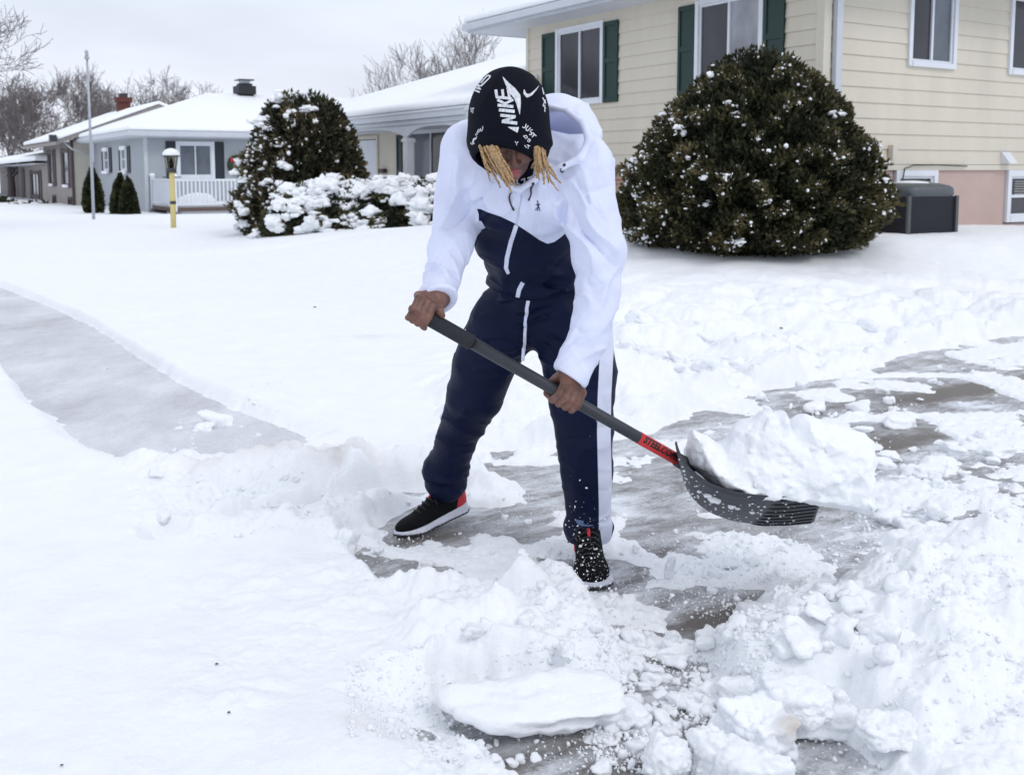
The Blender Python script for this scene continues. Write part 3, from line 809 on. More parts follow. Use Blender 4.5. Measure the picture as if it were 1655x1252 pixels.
def glass_mat(name, col, refl=0.5):
    m, nt, b = new_mat(name)
    vec = coords(nt, (1, 1, .6))
    n = nd(nt, 'ShaderNodeTexNoise', Scale=1.7, Detail=3.0); nt.links.new(vec, n.inputs['Vector'])
    r = nt.nodes.new('ShaderNodeValToRGB'); r.color_ramp.elements[0].position = .35; r.color_ramp.elements[1].position = .7
    r.color_ramp.elements[0].color = (*[c * .7 for c in col], 1); r.color_ramp.elements[1].color = (*[c * 1.3 for c in col], 1)
    nt.links.new(n.outputs['Fac'], r.inputs[0]); nt.links.new(r.outputs[0], b.inputs['Base Color'])
    b.inputs['Roughness'].default_value = 0.12; b.inputs['Specular IOR Level'].default_value = refl
    return m
M_GLASS = glass_mat('dark_glass', (.035, .036, .045))
M_GLASS2 = glass_mat('curtained_glass', (.36, .37, .41), .3)
M_GLASS3 = glass_mat('dim_glass', (.13, .15, .18), .4)
def brick_mat():
    m, nt, b = new_mat('red_brick')
    br = nt.nodes.new('ShaderNodeTexBrick'); br.inputs['Scale'].default_value = 1.0
    br.inputs['Color1'].default_value = (.30, .15, .09, 1); br.inputs['Color2'].default_value = (.42, .25, .17, 1); br.inputs['Mortar'].default_value = (.40, .36, .31, 1)
    br.inputs['Brick Width'].default_value = .2; br.inputs['Row Height'].default_value = .067; br.inputs['Mortar Size'].default_value = .008
    tc = nt.nodes.new('ShaderNodeTexCoord'); sx = nt.nodes.new('ShaderNodeSeparateXYZ'); cb = nt.nodes.new('ShaderNodeCombineXYZ')
    nt.links.new(tc.outputs['Object'], sx.inputs[0]); nt.links.new(sx.outputs['Y'], cb.inputs['X']); nt.links.new(sx.outputs['Z'], cb.inputs['Y']); nt.links.new(cb.outputs[0], br.inputs['Vector'])
    nt.links.new(br.outputs['Color'], b.inputs['Base Color']); b.inputs['Roughness'].default_value = .85
    return m
M_BRICK = brick_mat()
def siding(mb, M, side, s0, s1, z0, z1, step, off, lap=0.020, holes=()):
    """lap boards on the face b=off ('a' runs) or a=off ('b' runs); each board leans out at its foot"""
    n = int(round((z1 - z0) / step)); step = (z1 - z0) / n
    def piece(p, q, za, zb, zlo, zhi):
        f0, f1 = (zlo - za) / (zb - za), (zhi - za) / (zb - za)
        d0, d1 = off - lap * (1 - f0) - .002 * f0, off - lap * (1 - f1) - .002 * f1
        if side == 'a':
            c = [[q, d0, zlo], [p, d0, zlo], [p, off + .03, zlo], [q, off + .03, zlo], [q, d1, zhi], [p, d1, zhi], [p, off + .03, zhi], [q, off + .03, zhi]]
        else:
            c = [[d0, p, zlo], [d0, q, zlo], [off + .03, q, zlo], [off + .03, p, zlo], [d1, p, zhi], [d1, q, zhi], [off + .03, q, zhi], [off + .03, p, zhi]]
        mb.hexa(M(np.array(c, float)))
    for i in range(n):
        za, zb = z0 + i * step, z0 + (i + 1) * step
        todo = [(s0, s1, za, zb)]
        for (h0, h1, ha, hb) in holes:
            nxt = []
            for (p, q, lo, hi) in todo:
                if hi <= ha + .001 or lo >= hb - .001 or h1 <= p or h0 >= q: nxt.append((p, q, lo, hi)); continue
                if h0 > p: nxt.append((p, h0, lo, hi))
                if h1 < q: nxt.append((h1, q, lo, hi))
                if lo < ha: nxt.append((max(p, h0), min(q, h1), lo, ha))
                if hi > hb: nxt.append((max(p, h0), min(q, h1), hb, hi))
            todo = nxt
        if False:      # butt joints between board lengths
            nxt = []
            for (p, q, lo, hi) in todo:
                j = s0 + 3.66 * (((i * 7 + int(s1)) % 5) / 5.0)
                while j < s1:
                    if p + .15 < j < q - .15: nxt.append((p, j - .0025, lo, hi)); p = j + .0025
                    j += 3.66
                nxt.append((p, q, lo, hi))
            todo = nxt
        for t in todo: piece(t[0], t[1], za, zb, t[2], t[3])
def window(root, M, side, s0, s1, z0, z1, off, fr=.07, frame_mat=None, glass=(None, None), mull='v', proud=.05, rail=.035, label=None):
    """sliding window; frame > pane children"""
    frame_mat = frame_mat or M_WHITE
    mb = MB()
    def bx(p, q, za, zb, d0, d1, m=mb):
        if side == 'a': fbox(m, M, p, q, off - d1, off - d0, za, zb)
        else:
            c = np.array([[off - d1, p, za], [off - d1, q, za], [off - d0, q, za], [off - d0, p, za], [off - d1, p, zb], [off - d1, q, zb], [off - d0, q, zb], [off - d0, p, zb]], float)
            m.hexa(M(c))
    bx(s0, s0 + fr, z0, z1, -.04, proud); bx(s1 - fr, s1, z0, z1, -.04, proud)
    bx(s0 + fr, s1 - fr, z1 - fr, z1, -.04, proud - .003); bx(s0 + fr, s1 - fr, z0, z0 + fr, -.04, proud + .012)
    i0, i1, j0, j1 = s0 + fr, s1 - fr, z0 + fr, z1 - fr
    r = rail
    bx(i0, i0 + r, j0, j1, -.035, proud - .03); bx(i1 - r, i1, j0, j1, -.035, proud - .03)
    bx(i0 + r, i1 - r, j0, j0 + r, -.035, proud - .032); bx(i0 + r, i1 - r, j1 - r, j1, -.035, proud - .032)
    mid = (i0 + i1) / 2
    if mull == 'v': bx(mid - r * .6, mid + r * .6, j0 + r, j1 - r, -.033, proud - .027)
    elif mull == 'h': bx(i0 + r, i1 - r, (j0 + j1) / 2 - r * .6, (j0 + j1) / 2 + r * .6, -.033, proud - .027)
    o = mb.build('window', frame_mat, root)
    if label: o['label'] = label
    spans = [(i0 + r * .5, mid), (mid, i1 - r * .5)] if mull == 'v' else [(i0 + r * .5, i1 - r * .5)]
    for k, (p, q) in enumerate(spans):
        g = MB(); bx(p, q, j0 + r * .5, j1 - r * .5, -.025, -.005 + .004 * k, g)
        go = g.build('pane', glass[k % len(glass)] or M_GLASS, o)
    return o
def shutter(root, M, s0, s1, z0, z1, off, mat, side='a'):
    mb = MB()
    def bx(p, q, za, zb, d0, d1):
        if side == 'a': fbox(mb, M, p, q, off - d1, off - d0, za, zb)
        else: mb.hexa(M(np.array([[off - d1, p, za], [off - d1, q, za], [off - d0, q, za], [off - d0, p, za], [off - d1, p, zb], [off - d1, q, zb], [off - d0, q, zb], [off - d0, p, zb]], float)))
    w = .05
    bx(s0, s0 + w, z0, z1, -.02, .035); bx(s1 - w, s1, z0, z1, -.02, .035)
    zm = z0 + (z1 - z0) * .52
    for za, zb in ((z0, z0 + .07), (zm - .04, zm + .04), (z1 - .07, z1)): bx(s0 + w, s1 - w, za, zb, -.02, .033)
    bx(s0 + w, s1 - w, z0 + .07, zm - .04, -.02, .018); bx(s0 + w, s1 - w, zm + .04, z1 - .07, -.02, .018)
    return mb.build('shutter', mat, root)
def roof_solid(name, pts_low, faces_top, thick, mat, parent, bevel=.0, drop=0.0):
    """closed solid: roof surface points lifted by thick, walls down round the edge"""
    P0 = np.array(pts_low, float); n = len(P0)
    top = P0 + [0, 0, thick]
    bm = bmesh.new()
    vb = [bm.verts.new(p) for p in P0 - [0, 0, drop]]; vt = [bm.verts.new(p) for p in top]
    edges = {}
    for f in faces_top:
        bm.faces.new([vt[i] for i in f]); bm.faces.new([vb[i] for i in reversed(f)])
        for a, b_ in zip(f, f[1:] + f[:1]):
            edges[(a, b_)] = 1
    for (a, b_) in list(edges):
        if (b_, a) not in edges: bm.faces.new([vt[b_], vt[a], vb[a], vb[b_]])
    bmesh.ops.recalc_face_normals(bm, faces=bm.faces)
    me = bpy.data.meshes.new(name); bm.to_mesh(me); bm.free(); me.materials.append(mat)
    o = link(name, me, parent)
    if bevel:
        md = o.modifiers.new('bevel', 'BEVEL'); md.width = bevel; md.segments = 4; md.limit_method = 'ANGLE'; md.angle_limit = math.radians(35)
        me.polygons.foreach_set('use_smooth', np.ones(len(me.polygons), bool))
    return o

# ---------------------------------------------------------------- cream split-level house
C0 = P(1325, 275, 13.2)[:2]
def cream_house():
    M = frame(C0)
    root = empty('cream_house', (0, 0, 0), 'cream split-level house with green shutters and a low snow-covered porch wing', 'house')
    B = 9.5
    A = 6.85
    # lower storey
    mb = MB(); fbox(mb, M, .02, A - .02, .03, .30, .0, 1.46); mb.build('brick_base', M_BRICK, root)
    # side lower wall split round the windows
    mb = MB()
    def sb(b0, b1, z0, z1, d=.03):
        mb.hexa(M(np.array([[d, b0, z0], [d, b1, z0], [.3, b1, z0], [.3, b0, z0], [d, b0, z1], [d, b1, z1], [.3, b1, z1], [.3, b0, z1]], float)))
    sb(.02, 1.48, .0, 1.40); sb(2.42, 4.05, .0, 1.40); sb(5.6, B, .0, 1.40); sb(1.48, 2.42, .0, .62); sb(4.05, 5.6, .0, .60)
    mb.build('rendered_base', M_PINK, root)
    mb = MB(); mb.hexa(M(np.array([[-.015, .1, 1.40], [-.015, B, 1.40], [.3, B, 1.40], [.3, .1, 1.40], [-.015, .1, 1.475], [-.015, B, 1.475], [.3, B, 1.475], [.3, .1, 1.475]], float))); mb.build('sill_board', M_CREAM_TRIM, root)
    wins_f = [(4.58, 5.95, 2.50, 3.84), (1.02, 2.36, 2.50, 3.84)]
    wins_s = [(1.63, 2.66, 2.80, 3.98), (3.92, 5.0, 2.80, 3.98)]
    mb = MB()
    siding(mb, M, 'a', .10, A, 1.455, 3.97, .2, 0, holes=wins_f)
    siding(mb, M, 'b', .10, B, 1.48, 4.3, .2, 0, holes=wins_s)
    # far walls so the house is closed
    fbox(mb, M, A - .05, A, .03, B, 0, 3.9); fbox(mb, M, .0, A, B - .05, B, 0, 3.9)
    mb.build('siding', M_CREAM, root)
    mb = MB(); fbox(mb, M, -.03, .10, -.03, .10, 1.44, 3.97); mb.build('corner_board', M_CREAM_TRIM, root)
    mb = MB(); fbox(mb, M, A - .01, A + .07, -.03, .10, .2, 3.97); mb.build('corner_board', M_CREAM_TRIM, root)
    # downspout on the side wall just round the corner
    mb = MB(); c = []
    for z0, z1 in ((.35, 3.95),):
        mb.hexa(M(np.array([[-.10, .13, z0], [-.10, .24, z0], [-.03, .24, z0], [-.03, .13, z0], [-.10, .13, z1], [-.10, .24, z1], [-.03, .24, z1], [-.03, .13, z1]], float)))
    mb.build('downspout', M_GUTTER, root)
    window(root, M, 'a', *wins_f[0], 0, glass=(M_GLASS, M_GLASS))
    window(root, M, 'a', *wins_f[1], 0, glass=(M_GLASS2, M_GLASS))
    for s0, s1 in ((5.98, 6.38), (4.19, 4.56), (2.38, 2.73), (.64, 1.0)): shutter(root, M, s0, s1, 2.50, 3.80, -.012, M_GREEN)
    window(root, M, 'b', *wins_s[0], 0, glass=(M_GLASS, M_GLASS3))
    window(root, M, 'b', *wins_s[1], 0, glass=(M_GLASS, M_GLASS))
    window(root, M, 'b', 1.50, 2.40, .64, 1.398, .03, fr=.08, mull='n', glass=(M_GLASS,))
    window(root, M, 'b', 4.07, 5.58, .62, 1.398, .03, fr=.09, mull='h', glass=(M_GLASS,))
    # blinds slats in the two low windows
    for b0, b1, z0, z1 in ((1.64, 2.26, 1.0, 1.27), (4.3, 5.4, 1.0, 1.26)):
        mb = MB()
        for k in range(7):
            z = z0 + (z1 - z0) * k / 7
            mb.hexa(M(np.array([[.02, b0, z], [.02, b1, z], [.03, b1, z], [.03, b0, z], [.02, b0, z + .012], [.02, b1, z + .012], [.03, b1, z + .012], [.03, b0, z + .012]], float)))
        mb.build('blind', simple('blind_slat', (.35, .34, .32), .6), root)
    # vent hood, outside tap box, cable
    mb = MB(); mb.hexa(M(np.array([[-.16, 3.86, 1.50], [-.16, 4.06, 1.50], [0, 4.06, 1.50], [0, 3.86, 1.50], [-.03, 3.86, 1.66], [-.03, 4.06, 1.66], [0, 4.06, 1.68], [0, 3.86, 1.68]], float))); mb.build('vent_hood', M_WHITE, root)
    mb = MB(); fbox(mb, M, -.10, -.02, 1.30, 1.40, 1.55, 1.73); mb.build('meter_box', M_CREAM_TRIM, root)
    mb = MB()
    mb.tube(M([[-.04, 1.56, .75], [-.05, 1.57, 1.2], [-.05, 1.62, 1.42], [-.05, 1.8, 1.465], [-.05, 2.3, 1.47], [-.05, 3.0, 1.455]]), .009, 6); mb.build('cable', M_DARKMETAL, root)
    # eaves, gutter, roof of the two-storey block
    ov = .62
    lo_a, hi_a, lo_b, hi_b = -.62, A + 1.15, -ov, B + .3
    mb = MB(); fbox(mb, M, lo_a, hi_a, lo_b, hi_b, 3.965, 4.0); mb.build('soffit', M_SOFFIT, root)
    mb = MB(); fbox(mb, M, lo_a - .02, hi_a + .02, lo_b - .02, lo_b + .02, 3.955, 4.075)
    fbox(mb, M, hi_a - .02, hi_a + .02, lo_b + .021, hi_b, 3.955, 4.075); fbox(mb, M, lo_a - .02, lo_a + .02, lo_b + .021, hi_b, 3.955, 4.075)
    fbox(mb, M, lo_a - .04, hi_a + .04, lo_b - .13, lo_b - .021, 4.0, 4.09)
    mb.build('gutter', M_GUTTER, root)
    mb_pts = M([[lo_a - .05, lo_b - .1, 4.09], [hi_a + .05, lo_b - .1, 4.09], [hi_a + .05, hi_b, 4.09], [lo_a - .05, hi_b, 4.09], [3.0, 4.4, 5.6], [4.3, 4.4, 5.6]])
    roof_solid('roof', mb_pts, [[0, 1, 5, 4], [1, 2, 5], [2, 3, 4, 5], [3, 0, 4]], .04, M_SOFFIT, root, drop=.02)
    roof_solid('roof_snow', mb_pts + [0, 0, .045], [[0, 1, 5, 4], [1, 2, 5], [2, 3, 4, 5], [3, 0, 4]], .13, M_SNOW_FAR, root, bevel=.06)
    # ---- wing with porch
    a0, a1 = A + .08, 16.6
    wf, wd = (9.55, 11.95, .75, 2.32), (13.42, 15.1, .1, 2.22)
    mb = MB(); siding(mb, M, 'a', a0, a1, .1, 2.50, .222, 0.0, holes=[wf, wd]); fbox(mb, M, a1 - .05, a1, .03, 8, 0, 2.5)
    fbox(mb, M, a0, a1, 7.95, 8, 0, 2.5)
    mb.build('wing_siding', M_CREAM, root)
    o = window(root, M, 'a', 9.55, 11.95, .75, 2.32, 0, fr=.09, glass=(M_GLASS, M_GLASS3), label='wide picture window under the porch')
    mb = MB(); fbox(mb, M, 13.42, 13.50, -.05, .03, .1, 2.22); fbox(mb, M, 15.02, 15.1, -.05, .03, .1, 2.22); fbox(mb, M, 13.50, 15.02, -.05, .03, 2.14, 2.22)
    do = mb.build('door_frame', M_CREAM_TRIM, root)
    mb = MB(); fbox(mb, M, 13.53, 15.0, -.03, .02, .12, 2.12)
    for z in (.55, 1.05, 1.55): fbox(mb, M, 13.6, 14.95, -.036, -.03, z, z + .015)
    mb.build('door', M_WHITE, do)
    shutter(root, M, 12.12, 12.40, .5, 2.2, -.012, M_GREEN); shutter(root, M, 9.1, 9.4, .5, 2.28, -.012, M_GREEN)
    mb = MB(); fbox(mb, M, 12.98, 13.25, -.12, -.015, 1.33, 1.43); mb.build('letter_box', M_BROWNSH, root)
    fo = -1.2
    mb = MB(); fbox(mb, M, a0, a1, fo + .05, 0, 2.27, 2.30); mb.build('porch_ceiling', M_SOFFIT, root)
    mb = MB()
    fbox(mb, M, a0, a1, fo, fo + .05, 2.24, 2.40); fbox(mb, M, a0, a1, fo - .1, fo - .002, 2.39, 2.50); fbox(mb, M, a0, a1, fo - .04, fo - .003, 2.30, 2.386)
    mb.build('fascia', M_GUTTER, root)
    # arched valance between posts
    posts = [9.53, 13.4, 16.3]
    posts = [7.08, 9.53, 13.6, 16.4]
    mb = MB()
    for p, q in zip(posts[:-1], posts[1:]):
        K = 16
        for k in range(K):
            s0_, s1_ = p + (q - p) * k / K, p + (q - p) * (k + 1) / K
            def zz(s):
                t = (s - p) / (q - p) * 2 - 1
                return 2.24 - .20 * max(0, abs(t) - .25) ** 2.2 / .75 ** 2.2
            c = np.array([[s1_, fo, zz(s1_)], [s0_, fo, zz(s0_)], [s0_, fo + .05, zz(s0_)], [s1_, fo + .05, zz(s1_)], [s1_, fo, 2.24], [s0_, fo, 2.24], [s0_, fo + .05, 2.24], [s1_, fo + .05, 2.24]])
            mb.hexa(M(c))
    mb.build('valance', M_GUTTER, root)
    for p in posts:
        mb = MB(); fbox(mb, M, p - .09, p + .09, fo - .03, fo + .13, 0, 2.04); fbox(mb, M, p - .12, p + .12, fo - .05, fo + .15, 1.96, 2.02); mb.build('post', M_WHITE, root)
    pts = M([[a0, fo - .12, 2.51], [a1 + .4, fo - .12, 2.51], [a1 + .4, 8.3, 2.51], [a0, 8.3, 2.51], [a0, 3.5, 4.12], [12.7, 3.5, 4.12]])
    roof_solid('roof', pts, [[0, 1, 5, 4], [1, 2, 5], [2, 3, 4, 5]], .03, M_SOFFIT, root, drop=.01)
    roof_solid('roof_snow', pts + [0, 0, .035], [[0, 1, 5, 4], [1, 2, 5], [2, 3, 4, 5]], .16, M_SNOW_FAR, root, bevel=.07)
    mb = MB(); fbox(mb, M, a0, a1, fo, 0, -.1, .12); mb.build('porch_slab', M_GUTTER, root)
    # the porch roof runs a little past the corner of the two-storey block
    sl = (4.12 - 2.51) / (3.5 + 1.32)
    e = M([[6.5, -1.32, 2.51], [a0 + .02, -1.32, 2.51], [a0 + .02, -.03, 2.51 + sl * 1.29], [6.5, -.03, 2.51 + sl * 1.29]])
    roof_solid('roof', e, [[0, 1, 2, 3]], .03, M_SOFFIT, root, drop=.06); roof_solid('roof_snow', e + [0, 0, .035], [[0, 1, 2, 3]], .155, M_SNOW_FAR, root, bevel=.05)
    mb = MB(); fbox(mb, M, 6.5, a0, fo - .1, fo, 2.27, 2.50); mb.build('fascia', M_GUTTER, root)
    return root
cream_house()

# ---------------------------------------------------------------- grey house
E0 = P(235.6, 275, 37)[:2]
def grey_house():
    M = frame(E0)
    root = empty('grey_house', (0, 0, 0), 'single-storey grey house with black shutters, snowy hip roof and white railed deck', 'house')
    ws = [(6.0, 7.85, 1.30, 2.33), (2.5, 4.35, 1.30, 2.33)]
    wf = [(1.07, 2.47, 1.08, 2.42), (4.6, 5.3, .2, 2.35)]
    mb = MB()
    siding(mb, M, 'a', .08, 10.4, -.25, 2.6, .13, 0, .012); siding(mb, M, 'b', .08, 12, -.25, 2.6, .13, 0, .012)
    fbox(mb, M, .02, 10.4, .02, 12, -.3, 2.55)
    mb.build('siding', M_GREYSID, root)
    mb = MB(); fbox(mb, M, -.03, .08, -.03, .08, -.3, 2.6); mb.build('corner_board', M_GUTTER, root)
    for s0, s1, z0, z1 in ws:
        mid = (s0 + s1) / 2
        window(root, M, 'a', mid - .55, mid + .55, z0, z1, -.02, fr=.13, mull='h', glass=(M_GLASS3,))
        shutter(root, M, s0 - .05, mid - .56, z0, z1 - .02, -.02, M_NAVYSH); shutter(root, M, mid + .56, s1 + .05, z0, z1 - .02, -.02, M_NAVYSH)
        # snow caught on the sill and head
        mb = MB(); fbox(mb, M, mid - .56, mid + .56, -.16, -.07, z0 - .05, z0 + .06); fbox(mb, M, mid - .5, mid + .5, -.13, -.07, z1 - .16, z1 - .01); mb.build('sill_snow', M_SNOW_FAR, root)
    window(root, M, 'b', 1.07, 2.47, 1.08, 2.44, -.02, fr=.12, glass=(M_GLASS3, M_GLASS3), label='wide front window behind the deck railing')
    shutter(root, M, .72, 1.05, 1.06, 2.44, -.02, M_NAVYSH, 'b'); shutter(root, M, 2.49, 2.83, 1.06, 2.44, -.02, M_NAVYSH, 'b')
    window(root, M, 'b', 3.95, 4.75, 1.1, 2.45, -.02, fr=.1, mull='h', glass=(M_GLASS3,))
    ea, eb = 11.0, 12.5
    mb = MB(); fbox(mb, M, -.55, ea, -.6, eb, 2.56, 2.60); mb.build('soffit', M_SOFFIT, root)
    mb = MB(); fbox(mb, M, -.57, ea, -.72, -.60, 2.60, 2.74); fbox(mb, M, -.68, -.55, -.72, eb, 2.601, 2.741); mb.build('gutter', M_GUTTER, root)
    pts = M([[-.6, -.66, 2.74], [ea, -.66, 2.74], [ea, eb, 2.74], [-.6, eb, 2.74], [5.2, 3.75, 4.42], [5.2, 11, 4.42]])
    fc = [[0, 1, 4], [1, 2, 5, 4], [2, 3, 5], [3, 0, 4, 5]]
    roof_solid('roof', pts, fc, .04, M_SOFFIT, root, drop=.02); roof_solid('roof_snow', pts + [0, 0, .045], fc, .15, M_SNOW_FAR, root, bevel=.07)
    # chimney
    mb = MB(); fbox(mb, M, 4.9, 5.5, 5.05, 5.6, 4.2, 4.6); fbox(mb, M, 4.8, 5.6, 4.95, 5.7, 4.6, 4.95); fbox(mb, M, 4.92, 5.48, 5.07, 5.58, 4.95, 5.06); c = mb.build('chimney', simple('black_chimney', (.012, .016, .02), .6), root)
    mb = MB(); fbox(mb, M, 5.0, 5.4, 5.15, 5.5, 5.06, 5.18); mb.build('flue', M_GUTTER, c)
    mb = MB(); fbox(mb, M, 4.85, 5.55, 5.0, 5.65, 5.18, 5.23); mb.build('cap', M_DARKMETAL, c)
    # deck with railing, reaching out from the front wall
    dk = 3.3
    mb = MB(); fbox(mb, M, -dk, 0, .15, 6.2, .02, .14); mb.build('deck', M_DECK, root)
    mb = MB(); fbox(mb, M, -dk + .15, -.1, .2, 6.1, .14, .26); mb.build('deck_snow', M_SNOW_FAR, root)
    lat = MB()
    for k in range(58):
        b0 = .2 + k * .1
        for sg in (1, -1):
            x0, x1 = b0, b0 + sg * .3
            lat.hexa(M(np.array([[-dk + .02, x0, -.3], [-dk + .02, x0 + .03, -.3], [-dk + .04, x0 + .03, -.3], [-dk + .04, x0, -.3], [-dk + .02, x1, .02], [-dk + .02, x1 + .03, .02], [-dk + .04, x1 + .03, .02], [-dk + .04, x1, .02]], float)))
    lat.build('lattice', M_WHITE, root)
    ra = MB()
    zt, zb = 1.10, .22
    fbox(ra, M, -dk, -dk + .06, .2, 6.1, zt - .07, zt); fbox(ra, M, -dk, -dk + .06, .2, 6.1, zb, zb + .06)
    fbox(ra, M, -dk + .061, -.05, .15, .21, zt - .07, zt); fbox(ra, M, -dk + .061, -.05, .15, .21, zb, zb + .06)
    for b in np.arange(.32, 6.1, .135): fbox(ra, M, -dk + .01, -dk + .05, b, b + .05, zb + .06, zt - .07)
    for a in np.arange(-dk + .15, -.1, .135): fbox(ra, M, a, a + .05, .16, .20, zb + .06, zt - .07)
    rail = ra.build('railing', M_WHITE, root)
    for (a, b) in ((-dk, .12), (-dk, 2.5), (-dk, 4.6), (-.15, .12)):
        mb = MB(); fbox(mb, M, a - .03, a + .10, b, b + .13, .02, zt + .06); fbox(mb, M, a - .05, a + .12, b - .02, b + .15, zt + .06, zt + .10); mb.build('post', M_WHITE, rail)
        v, f = ICO[3]; c = M([[a + .035, b + .065, zt + .13]])[0]
        link('snow_cap', mesh_np('snow_cap', v * [.1, .1, .07] + c, f, M_SNOW), rail)
    # drift piled on the deck behind the rail
    v, f = ICO[4]
    k = fbm(v[:, 0] * 2, v[:, 1] * 2, v[:, 2] * 2, 3, 4)
    c = M([[-dk + .95, 1.15, .2]])[0]
    link('deck_snow', mesh_np('deck_snow', v * (1 + .2 * k[:, None]) * [.7, .6, .42] + c, f, M_SNOW), root)
    # wreath is a thing of its own
    w = empty('wreath', tuple(M([[-.08, 3.27, 1.62]])[0]), 'green holiday wreath with a red bow hanging on the grey house wall', 'wreath')
    mbw = MB(); th = np.linspace(0, 2 * math.pi, 25)
    ctr = np.array([-.08, 3.27, 1.60])
    mbw.tube(M(np.stack([0 * th + ctr[0], ctr[1] + .24 * np.cos(th), ctr[2] + .27 * np.sin(th)], 1)), .10, 8, False)
    o = mbw.build('ring', simple('wreath_green', (.03, .05, .025), .9, .5, 30), None); local_to(w, o)
    mbw = MB()
    for sx_ in (-1, 1):
        mbw.add(M([[-.2, 3.27, 1.75], [-.22, 3.27 + sx_ * .25, 1.88], [-.2, 3.27 + sx_ * .24, 1.68]]), [[0, 1, 2]])
        mbw.add(M([[-.2, 3.25, 1.75], [-.2, 3.33, 1.75], [-.22, 3.38 + sx_ * .18, 1.38], [-.22, 3.28 + sx_ * .18, 1.38]]), [[0, 1, 2, 3]])
    o = mbw.build('bow', simple('red_ribbon', (.5, .01, .02), .6), None); local_to(w, o)
    mbw = MB()
    for q in ((-.2, 3.2, 1.5), (-.2, 3.3, 1.46)):
        c = M([q])[0]; v, f = ICO[2]; mbw.add(v * .06 + c, f)
    o = mbw.build('ornament', simple('gold_bauble', (.6, .5, .15), .3), None); local_to(w, o)
grey_house()

# ---------------------------------------------------------------- taupe house behind it
T0 = P(120, 275, 45)[:2]
def taupe_house():
    M = frame(T0)
    root = empty('taupe_house', (0, 0, 0), 'two-tone taupe and cream gabled house with a brick chimney, behind the grey house', 'house')
    mb = MB(); siding(mb, M, 'a', 0, 9.0, -.4, 2.66, .16, 0, .012); mb.build('front_siding', M_TAUPE, root)
    mb = MB(); siding(mb, M, 'b', 0, 7.4, -.4, 2.66, .14, 0, .012)
    fbox(mb, M, .02, 9, .02, 7.4, -.5, 2.6)
    # gable triangle
    t = M([[0.0, -.1, 2.6], [0.0, 7.4, 2.6], [0.0, 3.6, 4.2], [.1, -.1, 2.6], [.1, 7.4, 2.6], [.1, 3.6, 4.2]])
    mb.add(t, [[0, 1, 2], [5, 4, 3]])
    mb.build('side_siding', M_CREAM2, root)
    for s0, s1 in ((5.6, 7.0), (1.1, 2.8)):
        window(root, M, 'a', s0, s1, .62, 2.35, -.02, fr=.14, mull='h', frame_mat=M_BROWNSH, glass=(M_GLASS3,))
        shutter(root, M, s0 - .55, s0 - .02, .62, 2.4, -.02, M_BROWNSH); shutter(root, M, s1 + .02, s1 + .5, .62, 2.4, -.02, M_BROWNSH)
        mb = MB(); fbox(mb, M, s0 + .15, s1 - .15, -.14, -.07, .62, .74); mb.build('sill_snow', M_SNOW_FAR, root)
    for s0 in (.8, 5.4): window(root, M, 'a', s0, s0 + .9, -.3, .2, -.02, fr=.08, mull='n', frame_mat=M_BROWNSH, glass=(M_GLASS,))
    mb = MB(); fbox(mb, M, -.06, .06, -.12, -.01, -.4, 2.7); mb.build('downspout', M_BROWNSH, root)
    mb = MB(); mb.tube(M([[-.1, -.4, 2.6], [-.3, -.1, 2.3], [-.1, .6, 2.1], [-.1, 3.4, 1.9]]), .03, 6); mb.build('cable', M_GUTTER, root)
    ea = 11.0
    mb = MB(); fbox(mb, M, -.4, ea, -.72, -.6, 2.48, 2.62)
    for (b0, z0, b1, z1) in ((-.7, 2.5, 3.6, 4.15), (7.9, 2.5, 3.6, 4.15)):
        c = np.array([[-.42, b0, z0], [-.42, b1, z1], [-.32, b1, z1], [-.32, b0, z0], [-.42, b0, z0 + .16], [-.42, b1, z1 + .16], [-.32, b1, z1 + .16], [-.32, b0, z0 + .16]]); mb.hexa(M(c))
    mb.build('fascia', simple('taupe_fascia', (.25, .23, .22), .6), root)
    pts = M([[-.4, -.7, 2.63], [ea, -.7, 2.63], [ea, 3.6, 4.3], [-.4, 3.6, 4.3], [-.4, 7.9, 2.63], [ea, 7.9, 2.63]])
    fc = [[0, 1, 2, 3], [3, 2, 5, 4]]
    roof_solid('roof', pts, fc, .03, M_BROWNSH, root, drop=.03); roof_solid('roof_snow', pts + [0, 0, .035], fc, .17, M_SNOW_FAR, root, bevel=.07)
    mb = MB(); fbox(mb, M, 5.95, 6.4, 3.1, 3.7, 3.9, 4.78); fbox(mb, M, 5.87, 6.48, 3.02, 3.78, 4.78, 5.02); c = mb.build('chimney', simple('dark_red_brick', (.11, .035, .028), .9, .3, 12), root)
    mb = MB(); fbox(mb, M, 6.03, 6.32, 3.2, 3.6, 5.02, 5.22); mb.build('flue', M_DARKMETAL, c)
    # floodlight on the eave corner
    mb = MB(); fbox(mb, M, -.5, -.2, -1.0, -.72, 2.62, 2.9); mb.build('floodlight', M_DARKMETAL, root)
taupe_house()

